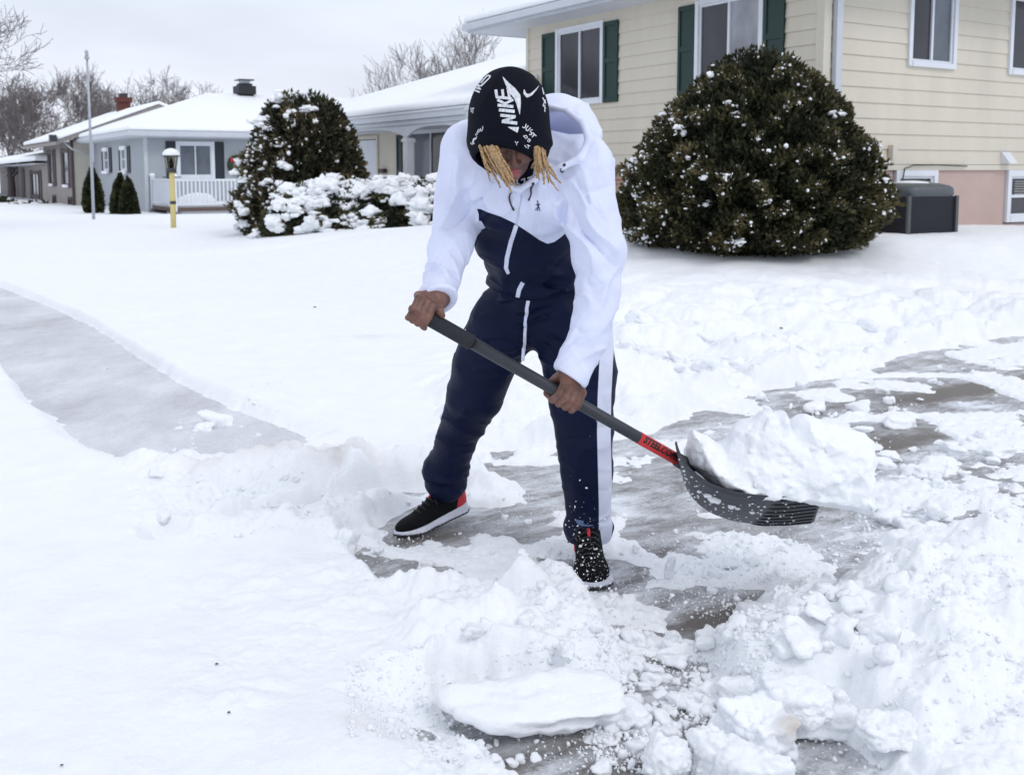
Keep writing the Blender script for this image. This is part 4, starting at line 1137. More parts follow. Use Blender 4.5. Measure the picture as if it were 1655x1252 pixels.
def carport_house():
    X = P(75, 275, 52)[:2]
    M = frame(X)
    root = empty('carport_house', (0, 0, 0), 'low taupe house at the left edge with snow on its wide porch roof', 'house')
    mb = MB(); siding(mb, M, 'a', 0, 22, -.5, 1.65, .18, 0, .012); fbox(mb, M, .02, 22, .02, 9, -.6, 1.62); mb.build('siding', M_TAUPE, root)
    window(root, M, 'a', 2.6, 5.4, -.1, 1.35, -.02, fr=.14, frame_mat=M_BROWNSH, glass=(M_GLASS3, M_GLASS3))
    shutter(root, M, 1.7, 2.5, -.2, 1.4, -.02, M_BROWNSH); shutter(root, M, 5.5, 6.1, -.2, 1.4, -.02, M_BROWNSH)
    mb = MB(); fbox(mb, M, 8.6, 10.0, -.05, .02, -.4, 1.5); mb.build('door', M_BROWNSH, root)
    for a in (7.2, 11.5, 13.5, 18):
        mb = MB(); fbox(mb, M, a, a + .18, -2.3, -2.12, -.5, 1.45); mb.build('post', M_BROWNSH, root)
    mb = MB(); fbox(mb, M, 6.0, 24, -2.6, -2.4, 1.35, 1.55); mb.build('fascia', M_GUTTER, root)
    mb = MB(); mb.hexa(M(np.array([[24, -2.5, 1.48], [-.4, -.6, 1.7], [-.4, 9, 1.7], [24, 9, 1.6], [24, -2.5, 1.52], [-.4, -.6, 1.74], [-.4, 9, 1.74], [24, 9, 1.64]], float))); mb.build('soffit', M_SOFFIT, root)
    pts = M([[24, -2.6, 1.58], [7.5, -2.6, 1.58], [-.5, -.6, 1.85], [-.5, 9, 1.85], [24, 9, 1.8], [3.0, 3.5, 2.75], [20, 3.5, 2.75]])
    fc = [[0, 1, 5, 6], [1, 2, 5], [2, 3, 5], [3, 4, 6, 5], [4, 0, 6]]
    roof_solid('roof_snow', pts, fc, .25, M_SNOW_FAR, root, bevel=.1)
    mb = MB(); fbox(mb, M, 9.5, 11.2, 3.0, 4.0, 2.7, 3.45); mb.build('chimney', M_WHITE, root)
carport_house()

# ---------------------------------------------------------------- air conditioner
def ac_unit():
    c = P(1494, 300, 12.9)
    x0, x1 = -.38, .38
    root = empty('air_conditioner', (c[0], c[1] + .38, .55), 'dark grey outdoor air conditioner beside the pink base wall', 'air conditioner', rz=math.radians(20))
    def B_(mb, *a): return mb.box(*a)
    mb = MB(); B_(mb, -.36, .36, -.36, .36, 0, .52)
    n = 18
    for k in range(n):
        z = .03 + k * .026
        B_(mb, -.372, .372, -.372, .372, z, z + .012)
    o = mb.build('coil_grille', simple('ac_dark', (.010, .013, .022), .5, .2, 12), root)
    mb = MB()
    for sx_ in (-1, 1):
        for sy_ in (-1, 1): B_(mb, sx_ * .375 - .02, sx_ * .375 + .02, sy_ * .375 - .02, sy_ * .375 + .02, 0, .53)
    mb.build('corner_post', simple('ac_post', (.09, .095, .10), .5), root)
    pts = []
    mb = MB()
    th = np.linspace(0, 2 * math.pi, 41)[:-1]
    def ring(r, z, p=5): return np.stack([r * np.sign(np.cos(th)) * np.abs(np.cos(th)) ** (2 / p), r * np.sign(np.sin(th)) * np.abs(np.sin(th)) ** (2 / p), 0 * th + z], 1)
    rings = [ring(.39, .52), ring(.405, .55), ring(.40, .62), ring(.36, .655), ring(.27, .685, 3), ring(.24, .68, 2), ring(.02, .66, 2)]
    V = np.concatenate(rings); f = []
    for i in range(len(rings) - 1):
        for k in range(40): f.append([i * 40 + k, i * 40 + (k + 1) % 40, (i + 1) * 40 + (k + 1) % 40, (i + 1) * 40 + k])
    mb.add(V, f); mb.build('top_cover', simple('ac_top', (.085, .095, .105), .45, .1, 8), root, smooth=True)
    mb = MB(); v, f = ICO[3]; mb.add(v * [.2, .25, .035] + [-.02, 0, .68], f); mb.build('snow_patch', M_SNOW, root, smooth=True)
    mb = MB(); mb.tube([[-.38, -.1, .30], [-.5, -.05, .12], [-.62, .1, .2], [-.66, .3, .7], [-.66, .6, .9]], .016, 6); mb.build('hose', M_DARKMETAL, root)
ac_unit()

def lamp_post():
    Y = 24.5
    b = P(281, 380, Y); t = P(277, 246, Y)
    root = empty('lamp_post', tuple(b), 'yellow post lamp with a snow-capped glass lantern, on the lawn before the grey house', 'lamp post')
    s = Y / F_PX
    my = simple('yellow_paint', (.62, .52, .22), .6, .08, 8)
    def at(u, v): return P(u, v, Y) - b
    mb = MB(); mb.tube([at(281, 384), at(279.5, 330), at(277.6, 277)], .065, 12); o = mb.build('post', my, root, smooth=True)
    mb = MB(); mb.tube([at(279.6, 330) , at(279.5, 325)], .072, 12); mb.build('band', M_DARKMETAL, root)
    zt = at(277.3, 277)
    mb = MB(); mb.tube([zt + [0, 0, -.02], zt + [0, 0, .07]], [.09, .12], 12); mb.tube([zt + [0, 0, -.13], zt + [0, 0, -.11]], .03, 8)
    mb.tube([zt + [-.22, 0, -.14], zt + [.22, 0, -.14]], .012, 6)
    h = .30
    for k in range(6):
        a = k * math.pi / 3 + .3
        p = np.array([math.cos(a), math.sin(a), 0])
        mb.tube([zt + p * .10 + [0, 0, .06], zt + p * .15 + [0, 0, .06 + h]], .012, 5)
    mb.tube([zt + [0, 0, .35], zt + [0, 0, .38]], [.22, .20], 12)
    mb.build('lantern_frame', M_DARKMETAL, root)
    gm, nt, b_ = new_mat('lantern_glass'); b_.inputs['Base Color'].default_value = (.8, .78, .6, 1); b_.inputs['Transmission Weight'].default_value = 1; b_.inputs['Roughness'].default_value = .2; b_.inputs['IOR'].default_value = 1.1
    mb = MB(); mb.tube([zt + [0, 0, .07], zt + [0, 0, .35]], [.095, .14], 6, False); mb.build('glass', gm, root)
    mb = MB(); mb.tube([zt + [0, 0, .08], zt + [0, 0, .14], zt + [0, 0, .20], zt + [0, 0, .28], zt + [0, 0, .31]], [.03, .06, .055, .02, .005], 10); mb.build('bulb', M_WHITE, root, smooth=True)
    mb = MB(); v, f = ICO[4]; w = v * [.2, .2, .16]; w[:, 2] = np.maximum(w[:, 2], -.01); mb.add(w + zt + [0, 0, .385], f); mb.build('snow_cap', M_SNOW, root, smooth=True)
lamp_post()
def flag_pole():
    Y = 30
    b = P(152, 363, Y)
    root = empty('flag_pole', tuple(b), 'thin pale metal flagpole without a flag, at the left before the grey house', 'flagpole')
    def at(u, v): return P(u, v, Y) - b
    m = simple('galvanised', (.42, .45, .5), .4, .1, 10, metal=.3)
    mb = MB(); mb.tube([at(152, 366), at(146, 215), at(140.5, 92)], [.045, .038, .028], 10); mb.build('pole', m, root, smooth=True)
    mb = MB(); mb.tube([at(140.5, 96), at(140.3, 92)], .075, 8); mb.tube([at(140.3, 92), at(140, 86)], .05, 8); v, f = ICO[2]; mb.add(v * .055 + at(139.8, 84), f); mb.build('truck', m, root, smooth=True)
    mb = MB(); mb.tube([at(148.5, 232), at(149.5, 262)], .05, 6); mb.build('cleat', m, root)
flag_pole()
# ================================================================= PLANTS AND TREES
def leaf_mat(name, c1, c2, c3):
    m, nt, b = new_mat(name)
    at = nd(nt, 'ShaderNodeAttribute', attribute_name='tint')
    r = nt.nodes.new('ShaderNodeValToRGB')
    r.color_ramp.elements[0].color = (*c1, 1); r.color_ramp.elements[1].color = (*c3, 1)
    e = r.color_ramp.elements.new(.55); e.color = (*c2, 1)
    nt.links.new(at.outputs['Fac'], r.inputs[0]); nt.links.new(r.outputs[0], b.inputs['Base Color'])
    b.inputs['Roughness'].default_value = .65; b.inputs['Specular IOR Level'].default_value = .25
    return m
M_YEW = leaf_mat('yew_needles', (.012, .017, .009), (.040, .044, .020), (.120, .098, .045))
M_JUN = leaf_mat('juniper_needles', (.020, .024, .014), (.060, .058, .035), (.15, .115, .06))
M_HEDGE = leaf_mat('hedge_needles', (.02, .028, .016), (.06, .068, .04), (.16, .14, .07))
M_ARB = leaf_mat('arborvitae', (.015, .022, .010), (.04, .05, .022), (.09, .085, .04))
M_BARK = simple('bark', (.07, .055, .045), .9, .3, 30)
M_TWIG = simple('twig', (.17, .15, .15), .9, .2, 10)  # bark tone lightened: the haze over the trees is put into this colour
def leaves_mesh(pts, dirs, size, tint, seed, mat, name='foliage', aspect=.35, core=None):
    g = np.random.default_rng(seed); n = len(pts)
    d = dirs + g.normal(0, .55, (n, 3)); d /= np.linalg.norm(d, axis=1)[:, None]
    s = np.cross(d, g.normal(size=(n, 3))); s /= np.linalg.norm(s, axis=1)[:, None] + 1e-9
    L = np.asarray(size)[:, None] * g.uniform(.6, 1.4, (n, 1)); W = L * aspect
    V = np.stack([pts - s * W * .3, pts + d * L * .5 + s * W, pts + d * L, pts + d * L * .5 - s * W], 1).reshape(-1, 3)
    f = np.arange(4 * n).reshape(n, 4)
    tn = np.repeat(tint, 4)
    faces = [f]
    if core is not None:
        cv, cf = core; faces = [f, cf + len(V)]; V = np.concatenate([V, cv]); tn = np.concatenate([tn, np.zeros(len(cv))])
    return mesh_np(name, V, faces, mat, False, {'tint': tn})
def shrub(name, base, rx, ry, height, prof, label, cat, mat, seed, n=16000, leaf=.04, clump=.12, cfreq=5, group=None, snow=0, snow_r=(.02, .05), snow_bias=None, stem=True, lean=0.0, tail=0.0, snow_top=.25, dust=0, aspect=.35, core_k=.86):
    """prof(t) half-width fraction at height fraction t"""
    g = np.random.default_rng(seed)
    root = empty(name, tuple(base), label, cat, group)
    tt = np.linspace(0, 1, 200); pr = np.array([prof(t) for t in tt])
    w = pr + .05; w /= w.sum()
    def surf(n, k=1.0):
        t = np.interp(g.random(n), np.cumsum(w), tt)
        a = g.uniform(0, 2 * math.pi, n)
        r = np.interp(t, tt, pr)
        dx, dy = np.cos(a), np.sin(a)
        cl = fbm(dx * cfreq * .5 * (r + .3) + seed, dy * cfreq * .5 * (r + .3), t * cfreq, 3, seed)
        q = r * (1 + clump * 2 * cl) * k
        px = dx * q * rx + lean * t; py = dy * q * ry; pz = t * height * (1 + clump * .6 * fbm(dx * 2, dy * 2, 0 * t, 2, seed + 3))
        sl = np.interp(t, tt, np.gradient(pr, tt))
        nz = np.clip(-sl * rx / height, -.4, 3)
        nrm = np.stack([dx, dy, nz], 1); nrm /= np.linalg.norm(nrm, axis=1)[:, None]
        return np.stack([px, py, pz], 1), nrm, cl, t
    p, nr, cl, t = surf(n)
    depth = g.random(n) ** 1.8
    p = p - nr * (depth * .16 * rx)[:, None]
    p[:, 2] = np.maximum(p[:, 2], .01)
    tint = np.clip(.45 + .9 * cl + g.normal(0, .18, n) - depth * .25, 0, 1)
    up = nr * 1.0 + np.array([0, 0, .35])
    # inner mass
    K, Q = 40, 48
    tv = np.linspace(0, 1, K); av = np.linspace(0, 2 * math.pi, Q, endpoint=False)
    Tv, Av = np.meshgrid(tv, av, indexing='ij'); R = np.interp(Tv, tt, pr)
    dx, dy = np.cos(Av), np.sin(Av)
    cl2 = fbm((dx * cfreq * .5 * (R + .3) + seed).ravel(), (dy * cfreq * .5 * (R + .3)).ravel(), (Tv * cfreq).ravel(), 3, seed).reshape(R.shape)
    q = R * (1 + clump * 2 * cl2) * core_k
    cv = np.stack([dx * q * rx + lean * Tv, dy * q * ry, Tv * height * .95], 2).reshape(-1, 3)
    i = np.arange(K * Q).reshape(K, Q)
    cf = np.stack([i[:-1].ravel(), np.roll(i, -1, 1)[:-1].ravel(), np.roll(i, -1, 1)[1:].ravel(), i[1:].ravel()], 1)
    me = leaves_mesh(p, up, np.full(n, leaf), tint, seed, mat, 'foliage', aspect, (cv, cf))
    link('foliage', me, root)
    if stem:
        mb = MB(); mb.tube([[0, 0, -.1], [0.02, 0, height * .4], [lean * .6, 0, height * .8]], [.06, .04, .01], 8); mb.build('stem', M_BARK, root)
    if snow:
        p, nr, cl, t = surf(snow * 6)
        score = nr[:, 2] * .6 + cl * 1.2 + g.normal(0, .3, len(p)) + (snow_bias(p) if snow_bias is not None else 0)
        idx = np.argsort(-score)[:snow]
        V, F = [], []
        v, f = ICO[3]; off = 0
        for j in idx:
            r = snow_r[0] + (snow_r[1] - snow_r[0]) * g.random() ** 2.2
            cpos = p[j] + nr[j] * leaf * .1
            for q_ in range(g.integers(2, 6)):      # a ragged cluster rather than one ball
                rr = r * g.uniform(.35, .85)
                wv = v * (1 + .9 * fbm(v[:, 0] * 1.7 + j, v[:, 1] * 1.7 + q_, v[:, 2] * 1.7 + j, 4, 9))[:, None] * np.array([rr * g.uniform(.7, 1.6), rr * g.uniform(.7, 1.6), rr * g.uniform(.45, .95)])
                V.append(wv + cpos + g.normal(0, 1, 3) * [r * .75, r * .75, r * .42]); F.append(f + off); off += len(v)
        link('snow_clumps', mesh_np('snow_clumps', np.concatenate(V), np.concatenate(F), M_SNOW), root)
    if dust:      # fine snow caught on the twigs
        p, nr, cl, t = surf(dust * 4)
        score = nr[:, 2] * .3 + cl * 2.2 + g.normal(0, .35, len(p)) + (snow_bias(p) * .6 if snow_bias is not None else 0)
        idx = np.argsort(-score)[:dust]
        v, f = ICO[1]; n_ = len(idx)
        R_ = (snow_r[0] * .4 + snow_r[0] * 1.3 * g.random(n_) ** 2)[:, None, None]
        V = v[None] * R_ * g.uniform(.5, 1.6, (n_, 1, 3)) + (p[idx] + nr[idx] * leaf * .2)[:, None]
        tag(link('snow_dust', mesh_np('snow_dust', V.reshape(-1, 3), (f[None] + (np.arange(n_) * len(v))[:, None, None]).reshape(-1, 3), M_SNOW), root), kind='stuff')
    return root
def prof_pts(pts):
    a = np.array(pts); return lambda t: float(np.interp(t, a[:, 0], a[:, 1]))
# large yew before the cream house
yb = P(1214, 394, 11.6)
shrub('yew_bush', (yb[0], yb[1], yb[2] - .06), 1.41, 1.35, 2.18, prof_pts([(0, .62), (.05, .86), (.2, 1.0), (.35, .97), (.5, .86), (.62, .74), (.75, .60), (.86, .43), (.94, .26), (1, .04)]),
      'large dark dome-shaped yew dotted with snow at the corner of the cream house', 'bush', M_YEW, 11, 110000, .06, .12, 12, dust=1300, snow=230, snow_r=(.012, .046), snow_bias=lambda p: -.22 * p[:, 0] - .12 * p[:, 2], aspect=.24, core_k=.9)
jb = P(487, 378, 20.0)
shrub('juniper_tree', (jb[0], jb[1], jb[2] - .05), 1.20, 1.1, 2.62, prof_pts([(0, .80), (.08, .95), (.22, 1.0), (.4, .90), (.6, .80), (.75, .74), (.88, .60), (.95, .44), (1, .12)]),
      'tall shaggy brown-green evergreen, snowy on its left side, at the end of the low hedge', 'tree', M_JUN, 13, 50000, .12, .16, 9, dust=700, snow=210, snow_r=(.03, .13), snow_bias=lambda p: -.55 * p[:, 0], lean=.14, aspect=.2)
hg = 'low snow-laden hedge bushes before the porch'
for (u, v, Y, rx, ry, h, sd, lab) in [(492, 381, 18.6, .72, .6, .92, 21, 'snow-laden low bush at the foot of the tall shaggy evergreen'), (560, 382, 18.5, .62, .6, 1.0, 22, 'second low bush from the tall evergreen, with olive branches showing'),
                                      (640, 383, 18.4, .85, .6, 1.02, 23, 'widest snow-laden bush, below the door and porch post'), (718, 383, 18.2, .75, .6, 1.06, 24, 'low snowy bush partly hidden by the raised sleeve, below the picture window')]:
    b = P(u, v, Y)
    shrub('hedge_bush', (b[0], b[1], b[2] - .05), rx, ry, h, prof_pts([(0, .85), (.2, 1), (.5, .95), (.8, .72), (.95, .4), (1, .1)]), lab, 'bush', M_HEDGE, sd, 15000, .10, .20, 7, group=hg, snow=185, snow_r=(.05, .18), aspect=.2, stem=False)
for (u, v, Y, r, h, sd, lab) in [(151, 338, 36, .30, 1.5, 31, 'narrow dark conical shrub behind the flagpole'), (196, 347, 35, .30, 1.42, 32, 'taller of the paired conical shrubs by the grey house wall'), (209, 347, 34.6, .27, 1.3, 33, 'shorter right-hand one of the paired conical shrubs by the grey house wall')]:
    b = P(u, v, Y)
    shrub('conical_shrub', (b[0], b[1], b[2] - .1), r, r, h, prof_pts([(0, .8), (.15, 1), (.5, .8), (.8, .42), (1, .03)]), lab, 'shrub', M_ARB, sd, 5000, .10, .12, 6, group='conical shrubs along the grey house')
for (u, v, Y, rx, h, sd, lab, sn) in [(62, 349, 48, 1.9, .75, 41, 'broad dark low bush before the taupe house', 26), (30, 349, 47, 1.0, .55, 42, 'small snowy dark bush left of the broad one before the taupe house', 18), (6, 347, 50, .9, .9, 43, 'reddish-brown bush at the left edge before the low house', 4)]:
    b = P(u, v, Y)
    shrub('low_bush', (b[0], b[1], b[2] - .1), rx, .8, h, prof_pts([(0, .9), (.4, .95), (.8, .6), (1, .1)]), lab, 'bush', M_ARB, sd, 3500, .12, .16, 7, group='low bushes before the taupe house', snow=sn, snow_r=(.06, .2), stem=False)

def segs_mesh(segs, mat, name, sides=3):
    S = np.array(segs)  # n,8: p0 p1 r0 r1
    p0, p1, r0, r1 = S[:, :3], S[:, 3:6], S[:, 6], S[:, 7]
    d = p1 - p0; d /= np.linalg.norm(d, axis=1)[:, None] + 1e-9
    ref = np.where(np.abs(d[:, 2:3]) < .9, [[0, 0, 1.]], [[1., 0, 0]])
    a = np.cross(d, ref); a /= np.linalg.norm(a, axis=1)[:, None]; b = np.cross(d, a)
    th = np.arange(sides) * 2 * math.pi / sides
    ring = np.cos(th)[None, :, None] * a[:, None] + np.sin(th)[None, :, None] * b[:, None]
    V = np.concatenate([p0[:, None] + ring * r0[:, None, None], p1[:, None] + ring * r1[:, None, None]], 1)
    n = len(S); base = np.arange(n) * 2 * sides
    f = []
    for k in range(sides):
        k2 = (k + 1) % sides
        f.append(np.stack([base + k, base + k2, base + sides + k2, base + sides + k], 1))
    return mesh_np(name, V.reshape(-1, 3), np.concatenate(f), mat, True)
def bare_tree(base, height, seed, label, group=None, spread=.5, levels=6, r0=.16, up=.25, mat=None, trunk_frac=.28, wander=.22, kids=(3, 4), lean=(0, 0), tip=.012):
    g = np.random.default_rng(seed)
    root = empty('bare_tree', tuple(base), label, 'tree', group)
    trunk, crown = [], []
    def grow(p, d, L, r, lev):
        nseg = 4 if lev < 3 else 3
        pts = [p]; dirs = [d]
        for k in range(nseg):
            d = d + g.normal(0, wander, 3) * (.5 if lev == 0 else 1) + np.array([0, 0, up * .3])
            d = d / np.linalg.norm(d)
            p = p + d * L / nseg; pts.append(p); dirs.append(d)
        rs = np.linspace(r, max(r * .62, tip), nseg + 1)
        for k in range(nseg): (trunk if lev == 0 else crown).append([*pts[k], *pts[k + 1], rs[k], rs[k + 1]])
        if lev >= levels: return
        n = g.integers(kids[0], kids[1] + 1)
        for k in range(n):
            s = g.uniform(.35, 1.0) if k else 1.0
            i = min(nseg, int(s * nseg + .5)); q = pts[i]; dd = dirs[i]
            ax = g.normal(size=3); ax -= dd * ax.dot(dd); ax /= np.linalg.norm(ax)
            an = g.uniform(.6, 1.25) * spread * (1 if k else .5)
            nd_ = dd * math.cos(an) + ax * math.sin(an); nd_[2] += up * .35; nd_ /= np.linalg.norm(nd_)
            grow(q, nd_, L * g.uniform(.62, .85), max(rs[i] * g.uniform(.5, .72), tip), lev + 1)
    d0 = np.array([lean[0], lean[1], 1.0]); d0 /= np.linalg.norm(d0)
    grow(np.zeros(3), d0, height * trunk_frac, r0, 0)
    link('trunk', segs_mesh(trunk, mat or M_TWIG, 'trunk', 7), root)
    link('crown', segs_mesh(crown, mat or M_TWIG, 'crown', 3), root)
    return root
tg = 'bare trees beyond the houses'
def T_at(u, Y, top_v, seed, label, **kw):
    b = P(u, 350, Y); h = (340 - top_v) / F_PX * Y
    bare_tree((b[0], b[1], -.4), h, seed, label, tg, **kw)
T_at(20, 62, 70, 1, 'forked bare tree behind the low house at the left edge', spread=.62, levels=6, r0=.26, trunk_frac=.26)
T_at(66, 66, 74, 2, 'bare tree between the low house and the taupe house roof', spread=.58, levels=6, r0=.22, trunk_frac=.26)
T_at(100, 70, 70, 3, 'dense bare tree just left of the flagpole', spread=.7, levels=7, r0=.22, trunk_frac=.24, kids=(2, 4), tip=.009)
T_at(135, 74, 62, 14, 'tallest reddish-grey bare tree, behind the flagpole top', spread=.7, levels=7, r0=.22, kids=(2, 4), trunk_frac=.24, tip=.009)
T_at(168, 72, 92, 5, 'rounded bare tree behind the brick chimney', spread=.8, levels=7, r0=.2, kids=(2, 4), up=.1, trunk_frac=.25, tip=.009)
T_at(252, 80, 122, 6, 'small spreading bare tree above the left end of the grey roof', spread=.8, levels=6, r0=.16, trunk_frac=.30, up=.1)
T_at(283, 84, 124, 7, 'thin bare tree between two others above the grey roof', spread=.75, levels=6, r0=.14, trunk_frac=.32)
T_at(325, 84, 116, 8, 'bare tree nearest the black chimney above the grey roof', spread=.75, levels=6, r0=.16, trunk_frac=.32)
T_at(212, 88, 150, 19, 'faint bare tree right of the brick chimney', spread=.75, levels=6, r0=.14, trunk_frac=.3)
T_at(680, 46, 96, 9, 'low bushy bare treetop at the left of those over the porch roof', spread=.55, levels=6, r0=.09, trunk_frac=.34, up=.42, tip=.007, kids=(2, 4))
T_at(712, 46, 84, 10, 'bare treetop in the middle of those over the porch roof', spread=.55, levels=6, r0=.10, trunk_frac=.34, up=.42, tip=.007, kids=(2, 4))
T_at(755, 46, 84, 12, 'bare treetop nearest the cream house, over the porch roof', spread=.55, levels=6, r0=.10, trunk_frac=.34, up=.42, tip=.007, kids=(2, 4))
b_ = P(-70, 350, 26)
bare_tree((b_[0], b_[1], -.3), 7.2, 17, 'nearer bare tree reaching in from the top left corner', tg, spread=.62, levels=7, r0=.22, up=.12, kids=(3, 4), tip=.006, trunk_frac=.3)
# ================================================================= THE PERSON
def cloth_mat(name, col, col2=None, attr=None, weave=900.0, rough=.55, bump=.12, extra=None, sheen=.0):
    m, nt, b = new_mat(name)
    vec = coords(nt)
    if attr:
        at = nd(nt, 'ShaderNodeAttribute', attribute_name=attr)
        mr = nd(nt, 'ShaderNodeMapRange', From_Min=-.0006, From_Max=.0006); nt.links.new(at.outputs['Fac'], mr.inputs['Value'])
        mx = nd(nt, 'ShaderNodeMixRGB'); mx.inputs[1].default_value = (*col, 1); mx.inputs[2].default_value = (*col2, 1)
        nt.links.new(mr.outputs[0], mx.inputs[0]); src = mx.outputs[0]
    else:
        rgb = nt.nodes.new('ShaderNodeRGB'); rgb.outputs[0].default_value = (*col, 1); src = rgb.outputs[0]
    n = nd(nt, 'ShaderNodeTexNoise', Scale=9.0, Detail=5.0); nt.links.new(vec, n.inputs['Vector'])
    mr2 = nd(nt, 'ShaderNodeMapRange', From_Min=.3, From_Max=.7, To_Min=.94, To_Max=1.05); nt.links.new(n.outputs['Fac'], mr2.inputs['Value'])
    sc = nd(nt, 'ShaderNodeVectorMath', operation='SCALE'); nt.links.new(src, sc.inputs[0]); nt.links.new(mr2.outputs[0], sc.inputs['Scale'])
    nt.links.new(sc.outputs[0], b.inputs['Base Color'])
    b.inputs['Roughness'].default_value = rough; b.inputs['Specular IOR Level'].default_value = .16
    if sheen: b.inputs['Sheen Weight'].default_value = sheen
    w = nd(nt, 'ShaderNodeTexNoise', Scale=weave, Detail=2.0); nt.links.new(vec, w.inputs['Vector'])
    w2 = nd(nt, 'ShaderNodeTexNoise', Scale=13.0, Detail=4.0, Distortion=.9); w2.noise_type = 'RIDGED_MULTIFRACTAL'; nt.links.new(coords(nt, (1.0, .8, .55), rot=(.3, .5, .2)), w2.inputs['Vector'])
    ad = nt.nodes.new('ShaderNodeMath'); ad.operation = 'MULTIPLY_ADD'; nt.links.new(w.outputs['Fac'], ad.inputs[0]); ad.inputs[1].default_value = .25; nt.links.new(w2.outputs['Fac'], ad.inputs[2])
    bp = nd(nt, 'ShaderNodeBump', Strength=bump, Distance=.006); nt.links.new(ad.outputs[0], bp.inputs['Height']); nt.links.new(bp.outputs[0], b.inputs['Normal'])
    return m
NAVY = (.0012, .0054, .029)
WHITE = (.70, .735, .90)
M_JACKET = cloth_mat('nylon_jacket', WHITE, NAVY, 'pat', bump=.35)
M_TROUSER = cloth_mat('nylon_trousers', NAVY, (.66, .69, .82), 'pat', bump=.2)
M_HOODWHITE = cloth_mat('white_nylon', WHITE)
M_HOODIE = cloth_mat('black_fleece', (.0035, .0045, .010), rough=.9, bump=.1, weave=500)
M_PRINT = simple('white_print', (.60, .62, .66), .8, .5, 260, nstretch=(1, 1, .25))
M_BLACK = cloth_mat('black_knit', (.003, .0035, .005), rough=.75, bump=.35, weave=700)
M_SOLE = simple('white_foam', (.62, .64, .72), .6, .06, 20, .2, 90)
M_RED = simple('red_patch', (.52, .02, .035), .55)
M_RUBBER = simple('black_rubber', (.015, .015, .018), .5)
M_SOCK = simple('blue_sock', (.12, .18, .32), .9, .1, 60, .4, 300)
def skin_mat():
    m, nt, b = new_mat('brown_skin')
    vec = coords(nt)
    at = nd(nt, 'ShaderNodeAttribute', attribute_name='lip')
    at2 = nd(nt, 'ShaderNodeAttribute', attribute_name='pale')
    n = nd(nt, 'ShaderNodeTexNoise', Scale=26.0, Detail=5.0); nt.links.new(vec, n.inputs['Vector'])
    r = nt.nodes.new('ShaderNodeValToRGB'); r.color_ramp.elements[0].position = .3; r.color_ramp.elements[1].position = .75
    r.color_ramp.elements[0].color = (.070, .029, .021, 1); r.color_ramp.elements[1].color = (.235, .110, .078, 1)
    nt.links.new(n.outputs['Fac'], r.inputs[0])
    m1 = nd(nt, 'ShaderNodeMixRGB'); nt.links.new(at.outputs['Fac'], m1.inputs[0]); nt.links.new(r.outputs[0], m1.inputs[1]); m1.inputs[2].default_value = (.36, .085, .090, 1)
    m2 = nd(nt, 'ShaderNodeMixRGB'); nt.links.new(at2.outputs['Fac'], m2.inputs[0]); nt.links.new(m1.outputs[0], m2.inputs[1]); m2.inputs[2].default_value = (.40, .17, .13, 1)
    nt.links.new(m2.outputs[0], b.inputs['Base Color'])
    b.inputs['Roughness'].default_value = .45; b.inputs['Subsurface Weight'].default_value = .12; b.inputs['Subsurface Radius'].default_value = (.01, .004, .003); b.inputs['Subsurface Scale'].default_value = .5
    n2 = nd(nt, 'ShaderNodeTexVoronoi', Scale=420.0); nt.links.new(vec, n2.inputs['Vector'])
    bp = nd(nt, 'ShaderNodeBump', Strength=.15, Distance=.001); nt.links.new(n2.outputs['Distance'], bp.inputs['Height']); nt.links.new(bp.outputs[0], b.inputs['Normal'])
    return m
M_SKIN = skin_mat()

# ---- shovel line first: the hands close on it
GR0 = P(668, 500, 2.88); SOCK = P(1096, 743, 3.10)
AX = unit(SOCK - GR0)
def on_handle(u):
    """point of the shaft axis whose picture column is u"""
    lo, hi = 0.0, 1.2
    for _ in range(40):
        mid = (lo + hi) / 2; p = GR0 + AX * mid
        if project(*p)[0] < u: lo = mid
        else: hi = mid
    return GR0 + AX * lo
R_TUBE, R_GRIP = .0180, .0220
E1 = np.array([0, -1.0, 0.15]); E1 = unit(E1 - AX * E1.dot(AX)); E2 = np.cross(AX, E1); E2 = E2 if E2[2] > 0 else -E2
def pol(c, ang, r): return c + r * (math.cos(math.radians(ang)) * E1 + math.sin(math.radians(ang)) * E2)
# joints
HEAD = P(826, 212, 3.0)
H_F = unit([0.07, -.80, -.60]); H_X = unit(np.cross(H_F, [0, 0, 1.0])); H_X = H_X if H_X[0] > 0 else -H_X; H_U = np.cross(H_X, H_F)
H_U = H_U if H_U[2] > 0 else -H_U
W_IL, W_IR = P(703, 483, 2.92), P(921, 608, 2.99)
SL_IL = [(757, 243, 3.20, .088), (746, 300, 3.22, .074), (741, 350, 3.22, .075), (727, 400, 3.13, .064), (717, 440, 3.05, .055), (708, 478, 2.95, .050), (702, 500, 2.90, .047)]
SL_IR = [(945, 268, 3.13, .088), (957, 350, 3.11, .082), (967, 410, 3.09, .077), (967, 465, 3.07, .067), (953, 540, 3.03, .060), (925, 602, 2.985, .0495), (915, 625, 2.975, .047)]
def pj(L): return [P(u, v, Y) for u, v, Y, r in L], [r for *_, r in L]
A_IL, R_IL = pj(SL_IL); A_IR, R_IR = pj(SL_IR)
LG_IL = [(812, 528, 3.60, .125), (779, 598, 3.64, .110), (767, 640, 3.68, .103), (741, 700, 3.78, .078), (728, 742, 3.86, .074), (721, 759, 3.89, .090), (723, 769, 3.90, .078), (721, 777, 3.91, .084), (722, 787, 3.93, .050)]
LG_IR = [(925, 532, 3.56, .140), (937, 600, 3.52, .128), (940, 640, 3.50, .116), (944, 700, 3.50, .101), (948, 760, 3.52, .092), (951, 820, 3.55, .081), (951, 838, 3.56, .078), (951, 850, 3.57, .088), (951, 859, 3.575, .079), (951, 867, 3.58, .072)]
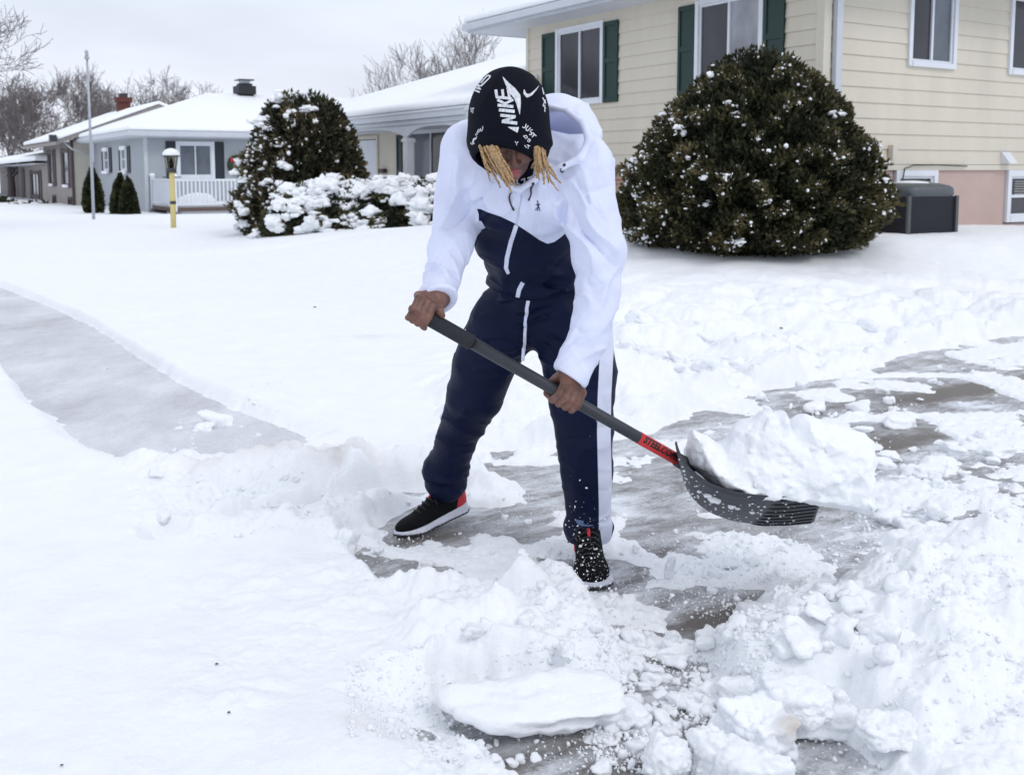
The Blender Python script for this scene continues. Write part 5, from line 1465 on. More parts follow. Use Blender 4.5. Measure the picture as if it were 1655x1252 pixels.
L_IL, RL_IL = pj(LG_IL); L_IR, RL_IR = pj(LG_IR)
TOE_IL, HEEL_IL = P(641, 869, 3.80), P(755, 822, 3.99)
TOE_IR, HEEL_IR = PG(957, 956, .012), None
TOE_IR = np.array([TOE_IR[0], TOE_IR[1], .014]); HEEL_IR = TOE_IR + np.array([.0, .30, 0.0])

def hand_ir(x, y, z):
    """lower hand: back of the hand to the camera, fingers over the front of the shaft"""
    c0 = on_handle(914); d = None; pal = None; pads = None
    R = R_TUBE
    for i, s in enumerate((-.0355, -.0120, .0115, .0335)):
        c = c0 + AX * s
        rad = (.0112, .0115, .0110, .0098)[i]
        m = pol(c + AX * (-s * .10), 62 - 4 * i, R + .026)
        pts = [m, pol(c, 2 - 3 * i, R + .0215), pol(c, -62, R + .0135), pol(c, -118, R + .010), pol(c, -175, R + .009)]
        f = chain(x, y, z, pts, [rad * 1.12, rad * 1.12, rad, rad * .92, rad * .8], .004)
        d = f if d is None else smin(d, f, .0035)
        w = W_IR + AX * (s * .45) + np.array([0, 0, .012])
        q = cap(x, y, z, m, w, rad * 1.05, .020)
        pal = q if pal is None else smin(pal, q, .018)
    # mass of the palm behind the shaft, and the thumb closing from the index side
    pb = pol(c0, 120, R + .018)
    pal = smin(pal, cap(x, y, z, pb - AX * .025, pb + AX * .028, .017, .016), .02)
    d = smin(d, pal, .010)
    t = chain(x, y, z, [W_IR - AX * .022, pol(c0 - AX * .045, 120, R + .02), pol(c0 - AX * .056, 178, R + .012), pol(c0 - AX * .05, 235, R + .010)], [.018, .0135, .011, .0095], .006)
    return smin(d, t, .008)
def hand_il(x, y, z):
    """upper hand: closed round the end of the grip"""
    c0 = on_handle(682); d = None; pal = None
    R = R_GRIP
    for i, s in enumerate((.016, -.002, -.019, -.034)):
        c = c0 + AX * s
        rad = (.0102, .0102, .0098, .0088)[i]
        m = pol(c, 112, R + .022)
        pts = [m, pol(c - AX * .004, 62, R + .019), pol(c - AX * .004, 5, R + .015), pol(c, -52, R + .0115), pol(c + AX * .004, -108, R + .009)]
        if i == 0: pts = pts[:4] + [pol(c + AX * .010, -88, R + .008)]
        f = chain(x, y, z, pts, [rad * 1.15, rad * 1.12, rad * 1.02, rad * .95, rad * .85], .004)
        d = f if d is None else smin(d, f, .0035)
        q = cap(x, y, z, m, W_IL + AX * (s * .3), rad * 1.15, .022)
        pal = q if pal is None else smin(pal, q, .018)
    d = smin(d, pal, .010)
    d = smin(d, cap(x, y, z, c0 - AX * .030, c0 - AX * .015, .014, .018), .012)
    t = chain(x, y, z, [W_IL + AX * .012, pol(c0 + AX * .030, 108, R + .017), pol(c0 + AX * .038, 80, R + .011), pol(c0 + AX * .050, 62, R + .008)], [.020, .0145, .0115, .0088], .008)
    return smin(d, t, .008)
def hl(x, y, z):
    px, py, pz = x - HEAD[0], y - HEAD[1], z - HEAD[2]
    R = [H_X, H_F, H_U]
    return [np.float32(r[0]) * px + np.float32(r[1]) * py + np.float32(r[2]) * pz for r in R]
def lips(a, b, c):
    up = smin(cap(a, b, c, (-.024, .094, -.069), (-.004, .1035, -.0645), .0055, .0078), cap(a, b, c, (.024, .094, -.069), (.004, .1035, -.0645), .0055, .0078), .004)
    lo = cap(a, b, c, (-.015, .100, -.0795), (.015, .100, -.0795), .0088, .0088)
    return up, lo
def head_sdf(x, y, z):
    a, b, c = hl(x, y, z)
    d = ell(a, b, c, (0, -.012, .03), (.077, .098, .096))
    d = smin(d, ell(a, b, c, (0, .036, -.035), (.060, .066, .086)), .03)
    d = smin(d, ell(a, b, c, (0, .042, -.088), (.044, .046, .036)), .025)
    d = smin(d, ell(a, b, c, (0, .077, -.107), (.021, .018, .017)), .015)
    for s in (-1, 1):
        d = smin(d, ell(a, b, c, (s * .042, .066, -.030), (.023, .024, .022)), .02)
    d = smin(d, cap(a, b, c, (-.034, .084, .022), (.034, .084, .022), .013, .013), .014)
    d = smin(d, ell(a, b, c, (0, .078, -.070), (.036, .026, .028)), .016)
    for s in (-1, 1):
        d = smax(d, -ell(a, b, c, (s * .031, .104, .003), (.017, .018, .011)), .008)
        d = smin(d, ell(a, b, c, (s * .031, .0835, .003), (.0145, .0125, .0115)), .002)
    nose = smin(cap(a, b, c, (0, .090, .014), (0, .112, -.028), .0075, .0115), ell(a, b, c, (0, .1165, -.034), (.0125, .0125, .0110)), .008)
    for s in (-1, 1): nose = smin(nose, ell(a, b, c, (s * .0155, .1045, -.0385), (.0095, .0115, .0080)), .006)
    d = smin(d, nose, .007)
    for s in (-1, 1): d = smax(d, -ell(a, b, c, (s * .0080, .110, -.0475), (.0040, .0060, .0040)), .003)
    up, lo = lips(a, b, c)
    d = smin(d, np.minimum(up, lo), .0035)
    for s in (-1, 1): d = smin(d, ell(a, b, c, (s * .079, -.008, -.008), (.009, .020, .032)), .006)
    return d
NECK = P(850, 262, 3.20)
def body_sdf(x, y, z):
    d = head_sdf(x, y, z)
    d = smin(d, cap(x, y, z, HEAD - H_U * .06 - H_F * .02, NECK, .056, .062), .03)
    d = smin(d, cap(x, y, z, P(775, 262, 3.25), P(935, 275, 3.18), .055, .055), .05)
    d = smin(d, cap(x, y, z, P(855, 300, 3.30), P(868, 490, 3.62), .10, .11), .06)
    d = smin(d, chain(x, y, z, A_IL[:-1] + [W_IL], [.045, .043, .042, .038, .034, .030, .026], .03), .03)
    d = smin(d, chain(x, y, z, A_IR[:-1] + [W_IR], [.050, .046, .044, .040, .034, .028, .027], .03), .03)
    d = smin(d, chain(x, y, z, L_IL[:-1] + [HEEL_IL + [-.04, -.03, .07]], [.085, .07, .055, .05, .045, .04, .036, .032, .028], .03), .04)
    d = smin(d, chain(x, y, z, L_IR[:-1] + [HEEL_IR + [0, -.06, .07]], [.09, .075, .06, .055, .05, .042, .04, .036, .034, .030], .03), .04)
    d = smin(d, hand_il(x, y, z), .008)
    d = smin(d, hand_ir(x, y, z), .008)
    d = smin(d, cap(x, y, z, HEEL_IL + [-.045, -.03, .055], TOE_IL * .55 + HEEL_IL * .45 + [0, 0, .035], .024, .022), .02)
    d = smin(d, cap(x, y, z, HEEL_IR + [0, -.06, .06], TOE_IR + [0, .11, .035], .024, .022), .02)
    return d
def build_person():
    V, Q = mesh_sdf(body_sdf, (-.42, 2.80, .02), (.42, 4.10, 1.76), .0034)
    x, y, z = [V[:, k].astype(np.float32) for k in range(3)]
    a, b, c = hl(x, y, z)
    up, lo = lips(a, b, c)
    lip = sstep(.0016, -.0004, np.minimum(up, lo)) * (b > .09)
    c0 = on_handle(682)
    tip = pol(c0 + AX * .022, -88, R_GRIP + .008)
    pale = .9 * sstep(.016, .006, np.sqrt((x - tip[0]) ** 2 + (y - tip[1]) ** 2 + (z - tip[2]) ** 2))
    me = mesh_np('person', V, Q, M_SKIN, True, {'lip': lip, 'pale': pale})
    o = link('person', me)
    tag(o, 'person bending over a snow shovel in a white and navy jacket and printed black hood', 'person')
    return o
PERSON = build_person()

# ---------------------------------------------------------------- clothing
def wrinkle(x, y, z, ax, f=26.0, cross=6.0, seed=0, diag=(0, 0, 0)):
    ax = unit(np.asarray(ax) + np.asarray(diag)); s = unit(np.cross(ax, [0.3, 1, 0.1])); t = np.cross(ax, s)
    A = [np.float32(v) for v in ax]; S = [np.float32(v) for v in s]; T = [np.float32(v) for v in t]
    p = A[0] * x + A[1] * y + A[2] * z; q = S[0] * x + S[1] * y + S[2] * z; r = T[0] * x + T[1] * y + T[2] * z
    warp = .35 * noise3(q * 9, r * 9, p * 9, seed + 5)
    n = noise3(p * f + warp, q * cross, r * cross, seed)
    n2 = noise3(p * f * .8 + warp * 1.4 + 3.3, q * cross * .8 - 7, r * cross * .8, seed + 1)
    return (1 - np.abs(n)) ** 2.6 * 1.9 - .5 - .9 * (1 - np.abs(n2)) ** 7
def sleeve(x, y, z, pts, rs, seed, folds):
    d = chain(x, y, z, pts, rs, .02)
    near = np.abs(d) < .05
    if near.any():
        w = np.zeros_like(d); xs, ys, zs = x[near], y[near], z[near]
        acc = np.zeros_like(xs)
        for (p, amp, sig, dg, f) in folds:
            g = np.exp(-((xs - p[0]) ** 2 + (ys - p[1]) ** 2 + (zs - p[2]) ** 2) / sig ** 2)
            acc = acc + 2.4 * amp * g * wrinkle(xs, ys, zs, pts[-1] - pts[0], f, 7, seed, dg)
        acc = acc + .0030 * wrinkle(xs, ys, zs, pts[-1] - pts[0], 14, 5, seed + 3, (.5, 0, .4)) + .0022 * wrinkle(xs, ys, zs, pts[-1] - pts[0], 22, 5, seed + 9, (-.6, 0, .3))
        w[near] = acc
        d = d - w
    return d
def half(x, y, z, p, n):
    n = unit(n); return (x - np.float32(p[0])) * np.float32(n[0]) + (y - np.float32(p[1])) * np.float32(n[1]) + (z - np.float32(p[2])) * np.float32(n[2])
CUFF_IL, CUFF_IR = P(706, 489, 2.93), P(920, 611, 2.98)
N_IL, N_IR = unit(A_IL[-1] - A_IL[-3]), unit(A_IR[-1] - A_IR[-3])
N_IL = unit(N_IL + np.array([.35, 0, -.1])); N_IR = unit(N_IR + np.array([-.28, 0, -.15]))
def jk_parts(x, y, z):
    t = cap(x, y, z, P(772, 248, 3.22), P(935, 266, 3.14), .090, .088)
    t = smin(t, ell(x, y, z, P(852, 300, 3.21), (.190, .145, .165)), .06)
    t = smin(t, ell(x, y, z, P(850, 372, 3.36), (.178, .140, .145)), .06)
    t = smin(t, ell(x, y, z, P(861, 420, 3.45), (.168, .138, .105)), .05)
    t = smin(t, ell(x, y, z, P(866, 452, 3.52), (.172, .142, .070)), .03)
    # hem: a gathered band
    hem = half(x, y, z, P(866, 478, 3.50), (.12, .1, -1))
    near = np.abs(t) < .05
    w = np.zeros_like(t)
    if near.any():
        xs, ys, zs = x[near], y[near], z[near]
        acc = .0035 * wrinkle(xs, ys, zs, (.25, 0, 1.0), 15, 5, 71)
        for (p, amp, sig, ax, f) in [(P(800, 400, 3.3), .007, .10, (.55, 0, 1), 20), (P(930, 430, 3.35), .007, .10, (-.5, 0, 1), 22), (P(880, 455, 3.4), .006, .12, (.15, 0, 1), 26),
                                     (P(905, 345, 3.1), .007, .08, (.8, 0, .5), 22), (P(790, 320, 3.12), .008, .09, (-.7, 0, .6), 22), (P(870, 330, 3.1), .003, .10, (1, 0, .1), 30)]:
            g = np.exp(-((xs - p[0]) ** 2 + (ys - p[1]) ** 2 + (zs - p[2]) ** 2) / sig ** 2)
            acc = acc + 2.0 * amp * g * wrinkle(xs, ys, zs, ax, f, 6, 80)
        w[near] = acc
    t = t - w
    t = smax(t, hem, .02)
    si = sleeve(x, y, z, A_IL, R_IL, 3, [(P(745, 335, 3.15), .008, .085, (.5, 0, .4), 24), (P(715, 430, 3.0), .0055, .07, (-.4, 0, .2), 30), (P(705, 470, 2.95), .006, .05, (.2, 0, 0), 34), (P(760, 280, 3.12), .005, .08, (.7, 0, .3), 18)])
    sr = sleeve(x, y, z, A_IR, R_IR, 4, [(P(965, 385, 3.03), .007, .09, (-.5, 0, .2), 20), (P(975, 470, 3.0), .0045, .09, (.5, 0, .3), 24), (P(935, 290, 3.05), .007, .09, (-.6, 0, .5), 18), (P(940, 560, 2.98), .003, .09, (.3, 0, .3), 22)])
    si = smax(si, half(x, y, z, CUFF_IL, N_IL), .004); sr = smax(sr, half(x, y, z, CUFF_IR, N_IR), .004)
    # hollow cuffs
    si = smax(si, -cap(x, y, z, CUFF_IL - N_IL * .02, CUFF_IL + N_IL * .05, .038, .040), .004)
    sr = smax(sr, -cap(x, y, z, CUFF_IR - N_IR * .02, CUFF_IR + N_IR * .05, .038, .040), .004)
    return t, si, sr
COLLAR_C = P(846, 268, 3.10); COLLAR_N = unit([.05, -.62, .78])
def collar(x, y, z):
    h = half(x, y, z, COLLAR_C, COLLAR_N)
    px, py, pz = x - COLLAR_C[0] - h * COLLAR_N[0], y - COLLAR_C[1] - h * COLLAR_N[1], z - COLLAR_C[2] - h * COLLAR_N[2]
    rr = np.sqrt(px * px + py * py + pz * pz)
    return np.sqrt((rr - .060) ** 2 + np.clip(np.abs(h) - .012, 0, None) ** 2) - .0085
def jacket_sdf(x, y, z):
    t, si, sr = jk_parts(x, y, z)
    t = smin(t, chain(x, y, z, [P(808, 285, 3.06), P(822, 300, 3.045), P(840, 306, 3.04), P(862, 292, 3.03), P(886, 272, 3.02)], [.012, .010, .010, .010, .014], .01), .014)
    # room for the neck
    t = smax(t, -cap(x, y, z, P(844, 268, 3.095), P(836, 220, 2.98), .040, .06), .006)
    return smin(smin(t, si, .028), sr, .028)
SEAM = np.array([(700, 330), (777, 338), (788, 343), (809, 350), (830, 360), (841, 367), (857, 377.5), (872, 388), (885, 394), (896, 391), (907, 383), (915, 376), (1000, 340)], float)
def part_mesh(name, fn, lo, hi, h, mat, parent, attrs=None):
    V, Q = mesh_sdf(fn, lo, hi, h)
    at = None
    if attrs: at = attrs(*[V[:, k].astype(np.float32) for k in range(3)])
    return link(name, mesh_np(name, V, Q, mat, True, at), parent)
def jacket_attr(x, y, z):
    t, si, sr = jk_parts(x, y, z)
    u, v = project(x, y, z)
    s = (v - np.interp(u, SEAM[:, 0], SEAM[:, 1])) * y / F_PX
    return {'pat': np.minimum(s, (np.minimum(si, sr) - t) - .004)}
JACKET = part_mesh('jacket', jacket_sdf, (-.36, 2.82, .68), (.42, 3.80, 1.62), .0043, M_JACKET, PERSON, jacket_attr)

def trouser_sdf(x, y, z):
    p = ell(x, y, z, P(868, 492, 3.60), (.180, .145, .125))
    p = smin(p, ell(x, y, z, P(872, 452, 3.55), (.150, .125, .10)), .04)
    a = chain(x, y, z, L_IL, RL_IL, .010); b = chain(x, y, z, L_IR, RL_IR, .010)
    def fold(d, f):
        near = np.abs(d) < .05
        w = np.zeros_like(d)
        if near.any():
            xs, ys, zs = x[near], y[near], z[near]; acc = .0026 * wrinkle(xs, ys, zs, (.3, .1, 1), 13, 6, 55)
            for (q, amp, sig, ax, fr) in f:
                g = np.exp(-((xs - q[0]) ** 2 + (ys - q[1]) ** 2 + (zs - q[2]) ** 2) / sig ** 2)
                acc = acc + 1.7 * amp * g * wrinkle(xs, ys, zs, ax, fr, 6, 66)
            w[near] = acc
        return d - w
    a = fold(a, [(P(724, 768, 3.85), .011, .075, (.1, 0, 1), 34), (P(735, 690, 3.7), .005, .12, (.4, 0, 1), 18), (P(800, 560, 3.5), .007, .11, (-.3, 0, 1), 22), (P(745, 620, 3.6), .005, .1, (-.8, 0, 1), 18)])
    b = fold(b, [(P(951, 852, 3.5), .011, .06, (-.1, 0, 1), 36), (P(945, 700, 3.4), .0035, .15, (.3, 0, 1), 13), (P(915, 560, 3.45), .007, .11, (.4, 0, 1), 20)])
    p = fold(p, [(P(850, 500, 3.45), .008, .13, (-.15, 0, 1), 26), (P(800, 480, 3.5), .006, .1, (-.6, 0, 1), 20), (P(920, 520, 3.45), .006, .1, (.4, 0, 1), 22)])
    d = smin(smin(p, a, .05), b, .045)
    return smin(d, np.float32(9), .01)
def trouser_attr(x, y, z):
    u, v = project(x, y, z)
    uc = np.interp(v, [470, 520, 580, 640, 700, 760, 820, 850, 870], [986, 985, 980, 977, 976, 977.5, 979, 979, 977])
    a = (11 - np.abs(u - uc)) * y / F_PX
    # outer seam of the other leg
    ul = np.interp(v, [500, 560, 595, 620, 662, 708, 740, 800], [734, 723, 726, 723, 717, 702, 670, 650])
    b = np.where(v > 560, (ul - u) * y / F_PX, -1)
    return {'pat': np.where((u < 860), b, a)}
TROUSERS = part_mesh('trousers', trouser_sdf, (-.40, 3.25, .08), (.45, 4.12, 1.08), .0055, M_TROUSER, PERSON, trouser_attr)

HOOD_C = P(822, 205, 3.0)
HOOD_P, HOOD_N = P(818, 240, 2.885), unit([-.19, -.42, -1.0])
def black_hood_sdf(x, y, z):
    o = smin(ell(x, y, z, HOOD_C, (.114, .128, .160)), ell(x, y, z, P(823, 176, 3.0), (.104, .118, .117)), .03)
    o = smin(o, ell(x, y, z, P(826, 232, 3.03), (.114, .115, .085)), .04)
    o = smin(o, cap(x, y, z, P(835, 250, 3.10), P(850, 285, 3.16), .085, .085), .04)
    near = np.abs(o) < .04
    if near.any():
        w = np.zeros_like(o); xs, ys, zs = x[near], y[near], z[near]
        w[near] = .0022 * wrinkle(xs, ys, zs, (.8, .1, -.5), 14, 5, 91) + .0035 * np.exp(-((zs - P(820, 232, 2.9)[2]) / .025) ** 2) * wrinkle(xs, ys, zs, (1, 0, .1), 14, 9, 92)
        # hem groove a little above the rim
        rim = half(xs, ys, zs, HOOD_P, HOOD_N)
        w[near] -= .0022 * np.exp(-((rim + .026) / .0022) ** 2)
        w[near] += .0020 * sstep(-.024, -.018, rim)
        o = o - w
    inn = smin(ell(x, y, z, HOOD_C + [0, -.002, -.006], (.106, .116, .155)), ell(x, y, z, P(826, 238, 3.02), (.104, .102, .080)), .03)
    inn = smin(inn, cap(x, y, z, P(833, 255, 3.07), P(848, 300, 3.12), .078, .078), .03)
    d = smax(o, -inn, .004)
    cut = half(x, y, z, HOOD_P, HOOD_N)
    return smax(d, cut, .005)
HOODIE = part_mesh('hood', black_hood_sdf, (-.145, 2.83, 1.36), (.14, 3.28, 1.74), .0036, M_HOODIE, PERSON)
HOODIE['label'] = 'black hood printed with white lettering, pulled over the head'

def white_hood_sdf(x, y, z):
    o = ell(x, y, z, P(916, 214, 3.24), (.104, .135, .112))
    o = smin(o, ell(x, y, z, P(890, 198, 3.26), (.095, .12, .082)), .05)
    near = np.abs(o) < .05
    if near.any():
        w = np.zeros_like(o); xs, ys, zs = x[near], y[near], z[near]
        w[near] = .005 * wrinkle(xs, ys, zs, (.7, 0, .7), 12, 5, 95) + .004 * wrinkle(xs, ys, zs, (1, 0, -.2), 16, 5, 96)
        o = o - w
    inn = ell(x, y, z, P(900, 226, 3.09), (.084, .135, .088))
    inn = smin(inn, ell(x, y, z, P(918, 212, 3.08), (.055, .10, .055)), .03)
    d = smax(o, -inn, .008)
    rim = chain(x, y, z, [P(888, 172, 3.12), P(918, 180, 3.07), P(944, 200, 3.03), (P(953, 228, 3.00)), P(938, 256, 2.985), P(908, 270, 2.99), P(880, 276, 3.0)], [.007, .008, .011, .013, .012, .009, .007], .012)
    d = smin(d, rim, .034)
    return smax(d, -ell(x, y, z, P(830, 215, 3.03), (.118, .15, .16)), .01)
WHOOD = part_mesh('jacket_hood', white_hood_sdf, (-.02, 2.90, 1.33), (.32, 3.45, 1.66), .0045, M_HOODWHITE, JACKET)

# neck gaiter
def gaiter_sdf(x, y, z):
    d = cap(x, y, z, P(842, 258, 3.065), P(842, 300, 3.125), .046, .046)
    return d - .0025 * wrinkle(x, y, z, (1, 0, .2), 24, 8, 99)
GAITER = part_mesh('neck_gaiter', gaiter_sdf, (-.09, 2.92, 1.26), (.14, 3.24, 1.45), .0045, M_HOODIE, PERSON)

# ---------------------------------------------------------------- decals laid on the cloth
def bvh_of(*objs):
    V, Fs, off = [], [], 0
    for o in objs:
        me = o.data; n = len(me.vertices); c = np.empty(n * 3, np.float32); me.vertices.foreach_get('co', c)
        V.append(c.reshape(-1, 3)); Fs += [[i + off for i in p.vertices] for p in me.polygons]; off += n
    V = np.concatenate(V)
    return BVHTree.FromPolygons([tuple(v) for v in V], Fs)
ORG = Vector((0, 0, CAM_H))
def cast(bvh, u, v, off):
    d = Vector(ray(u, v)).normalized()
    h, n, i, t = bvh.ray_cast(ORG, d)
    if h is None: return None
    if n.dot(d) > 0: n = -n
    return np.array(h + n * off)
def ribbons(name, strokes, bvh, mat, parent, off=.0012, step=1.0, across=3, thick=.0012):
    """strokes: list of (points, widths) in photograph pixels, cast onto the cloth and given a little thickness"""
    V, F, n0 = [], [], 0
    for pts, wd in strokes:
        p = np.array(pts, float); wd = np.broadcast_to(np.array(wd, float), (len(p),))
        seg = np.linalg.norm(np.diff(p, axis=0), axis=1); s = np.concatenate([[0], np.cumsum(seg)])
        n = max(2, int(s[-1] / step) + 1); q = np.linspace(0, s[-1], n)
        x, y, w = np.interp(q, s, p[:, 0]), np.interp(q, s, p[:, 1]), np.interp(q, s, wd)
        tx, ty = np.gradient(x), np.gradient(y); L = np.hypot(tx, ty) + 1e-9; nx, ny = -ty / L, tx / L
        grid = []
        for i in range(n):
            row = []
            for k in range(across):
                a = (k / (across - 1) - .5) * w[i]
                row.append(cast(bvh, x[i] + nx[i] * a, y[i] + ny[i] * a, off))
            grid.append(row)
        for i in range(n - 1):
            for k in range(across - 1):
                c = [grid[i][k], grid[i][k + 1], grid[i + 1][k + 1], grid[i + 1][k]]
                if any(e is None for e in c): continue
                if max(np.linalg.norm(c[0] - c[2]), np.linalg.norm(c[1] - c[3])) > .03: continue
                V += c; F.append([n0, n0 + 1, n0 + 2, n0 + 3]); n0 += 4
    return link(name, mesh_np(name, np.array(V), np.array(F), mat, True), parent)
def z6(L): return [(760 + a / 5.694, 100 + b / 5.694) for a, b in L]
def S6(L, w): return (z6(L), (np.array(w, float) / 5.694) if not np.isscalar(w) else w / 5.694)
art = [
    S6([(277, 492), (418, 506)], 27), S6([(290, 548), (432, 566)], 30), S6([(405, 512), (305, 542)], 22),
    S6([(265, 443), (408, 458)], 29),
    S6([(252, 400), (397, 413)], 27), S6([(330, 392), (250, 350)], 24), S6([(318, 388), (395, 350)], 22),
    S6([(238, 326), (384, 340)], 25), S6([(236, 258), (246, 326)], 26), S6([(296, 256), (304, 322)], 24), S6([(346, 238), (362, 330)], 26),
    S6([(300, 142), (340, 205), (385, 262), (428, 318), (444, 380), (455, 486)], [4, 34, 62, 66, 44, 3]),
    S6([(345, 600), (392, 614), (442, 628)], [2, 28, 54]),
    S6([(495, 258), (500, 292), (523, 316), (562, 300), (600, 262), (632, 222)], [8, 24, 30, 22, 13, 2]),
    S6([(513, 572), (506, 600), (493, 610), (479, 598)], 9), S6([(534, 588), (512, 612), (513, 630), (530, 634), (553, 606)], 9),
    S6([(574, 626), (556, 628), (551, 644), (566, 655), (561, 672), (541, 668)], 9), S6([(572, 652), (606, 684)], 9), S6([(590, 668), (566, 694)], 9),
    S6([(488, 682), (510, 708), (526, 697), (516, 678), (488, 682)], 8), S6([(538, 708), (552, 720), (541, 738), (526, 728), (538, 708)], 8),
    S6([(498, 768), (514, 790)], 8), S6([(518, 764), (548, 776)], 8), S6([(533, 770), (530, 800)], 8),
    S6([(412, 733), (426, 749), (442, 736)], 7), S6([(426, 749), (427, 767)], 7),
    S6([(117, 592), (116, 622), (104, 640), (96, 628)], 8), S6([(98, 612), (86, 640), (78, 652), (70, 640), (80, 620)], 7), S6([(76, 648), (62, 650), (68, 668), (54, 676), (50, 664)], 7), S6([(64, 688), (58, 694)], 8),
    S6([(60, 702), (36, 712), (26, 738), (40, 756)], [14, 18, 14, 6]),
    S6([(8, 425), (13, 466)], 7), S6([(28, 428), (26, 474)], 7), S6([(16, 430), (40, 428)], 7),
    S6([(40, 262), (88, 282)], 16), S6([(52, 240), (98, 256), (62, 212), (108, 226)], 12), S6([(74, 205), (100, 170), (128, 132)], [10, 16, 10]), S6([(104, 222), (140, 188), (178, 150), (186, 132), (160, 128), (130, 160), (100, 200)], [14, 13, 12, 14, 12, 12, 10]),
    S6([(660, 238), (676, 300)], [6, 12]), S6([(664, 330), (692, 384)], 10), S6([(690, 350), (668, 400), (692, 430)], 9), S6([(664, 405), (690, 402)], 8), S6([(684, 425), (684, 462)], 8),
    S6([(6, 742), (14, 762)], 7), S6([(22, 744), (26, 764)], 7),
]
bv = bvh_of(HOODIE)
PR = ribbons('hood_print', art, bv, M_PRINT, HOODIE, off=.0009, step=.7)
bj = bvh_of(JACKET, WHOOD)
bg = bvh_of(GAITER)
ribbons('gaiter_print', [([(828, 288), (827, 303)], 4), ([(836, 289), (836, 301)], 2.5), ([(842, 291), (848, 288), (847, 296)], 2), ([(852, 288), (862, 284)], 2.2), ([(856, 292), (864, 288)], 1.6), ([(821, 287), (820, 296)], 1.6)], bg, M_PRINT, GAITER, off=.001)
ribbons('zip', [([(843, 316), (840, 335), (834, 364)], 2.0)], bj, simple('zip_shadow', (.5, .53, .68), .6), JACKET, off=.0012)
ribbons('zip_tape', [([(834.5, 364), (826, 390), (819.5, 417), (818, 433), (822, 442)], [7, 7, 7, 6.5, 5]), ([(845, 456), (839, 468), (836.5, 480)], [7, 7, 6.5])], bj, M_HOODWHITE, JACKET, off=.0016)
ribbons('chest_emblem', [([(869, 328), (870, 333), (868, 341)], [1.5, 3, 1.2]), ([(866, 331), (873, 330)], 1.4), ([(871, 334), (873, 341)], 1.2), ([(868, 324), (870, 328)], 1.6), ([(867, 336), (865, 340)], 1.0)], bj, simple('navy_thread', (.02, .03, .06), .8), JACKET, off=.0012)
0 and ribbons('seam', [([(914, 398), (935, 398), (965, 397.5)], .8), ([(912, 352), (921, 361), (926, 376)], .9)], bj, simple('seam_shadow', (.50, .53, .68), .7), JACKET, off=.0010)
def cord(name, pts, rad, mat, parent, n=8, bvh=None, off=.003):
    W = []
    for p in pts:
        q = cast(bvh, p[0], p[1], off) if bvh is not None and len(p) == 2 else P(*p)
        if q is not None: W.append(q)
    W = np.array(W); s = np.linspace(0, 1, len(W)); t = np.linspace(0, 1, len(W) * 5)
    W = np.stack([np.interp(t, s, W[:, k]) for k in range(3)], 1)
    if len(W) > 8:
        k = np.array([.25, .5, .25]); Wi = W.copy()
        for _ in range(2): Wi[1:-1] = .25 * Wi[:-2] + .5 * Wi[1:-1] + .25 * Wi[2:]
        W = Wi
    mb = MB(); mb.tube(W, np.interp(t, np.linspace(0, 1, len(np.atleast_1d(rad))), np.atleast_1d(rad)), n)
    return mb.build(name, mat, parent, smooth=True)
cord('drawcord', [(825, 312), (823, 320), (826, 330), (830, 339)], [.0020, .0026, .0022, .0034], M_RUBBER, JACKET, bvh=bj)
cord('drawcord', [(862, 296), (857, 305), (858, 315), (855, 324)], [.0040, .0034, .0020, .0026], M_RUBBER, JACKET, bvh=bj)
cord('cord_lock', [(912, 267), (909.5, 277)], [.0046, .0052], M_RUBBER, JACKET, bvh=bj, off=.004)
cord('cord_loop', [(908, 278), (906, 275), (907, 272)], [.0016, .0016], M_RUBBER, JACKET, bvh=bj, off=.005)
bt = bvh_of(TROUSERS, JACKET)
ribbons('waist_cord', [([(854, 484), (849.5, 515), (847.5, 545), (846, 566)], [5.5, 5, 5, 5])], bt, M_HOODWHITE, TROUSERS, off=.004)
ww = [P(846.2, 562, 3.43), P(845, 583, 3.42)]
mb = MB(); mb.tube(ww, .0055, 8); mb.build('waist_cord_end', M_HOODWHITE, TROUSERS, smooth=True)
ribbons('pocket_tack', [([(751.5, 533.5), (753.5, 532.5)], 2.4), ([(747.5, 553), (751, 554.5)], 2.2)], bt, M_PRINT, TROUSERS, off=.0015)

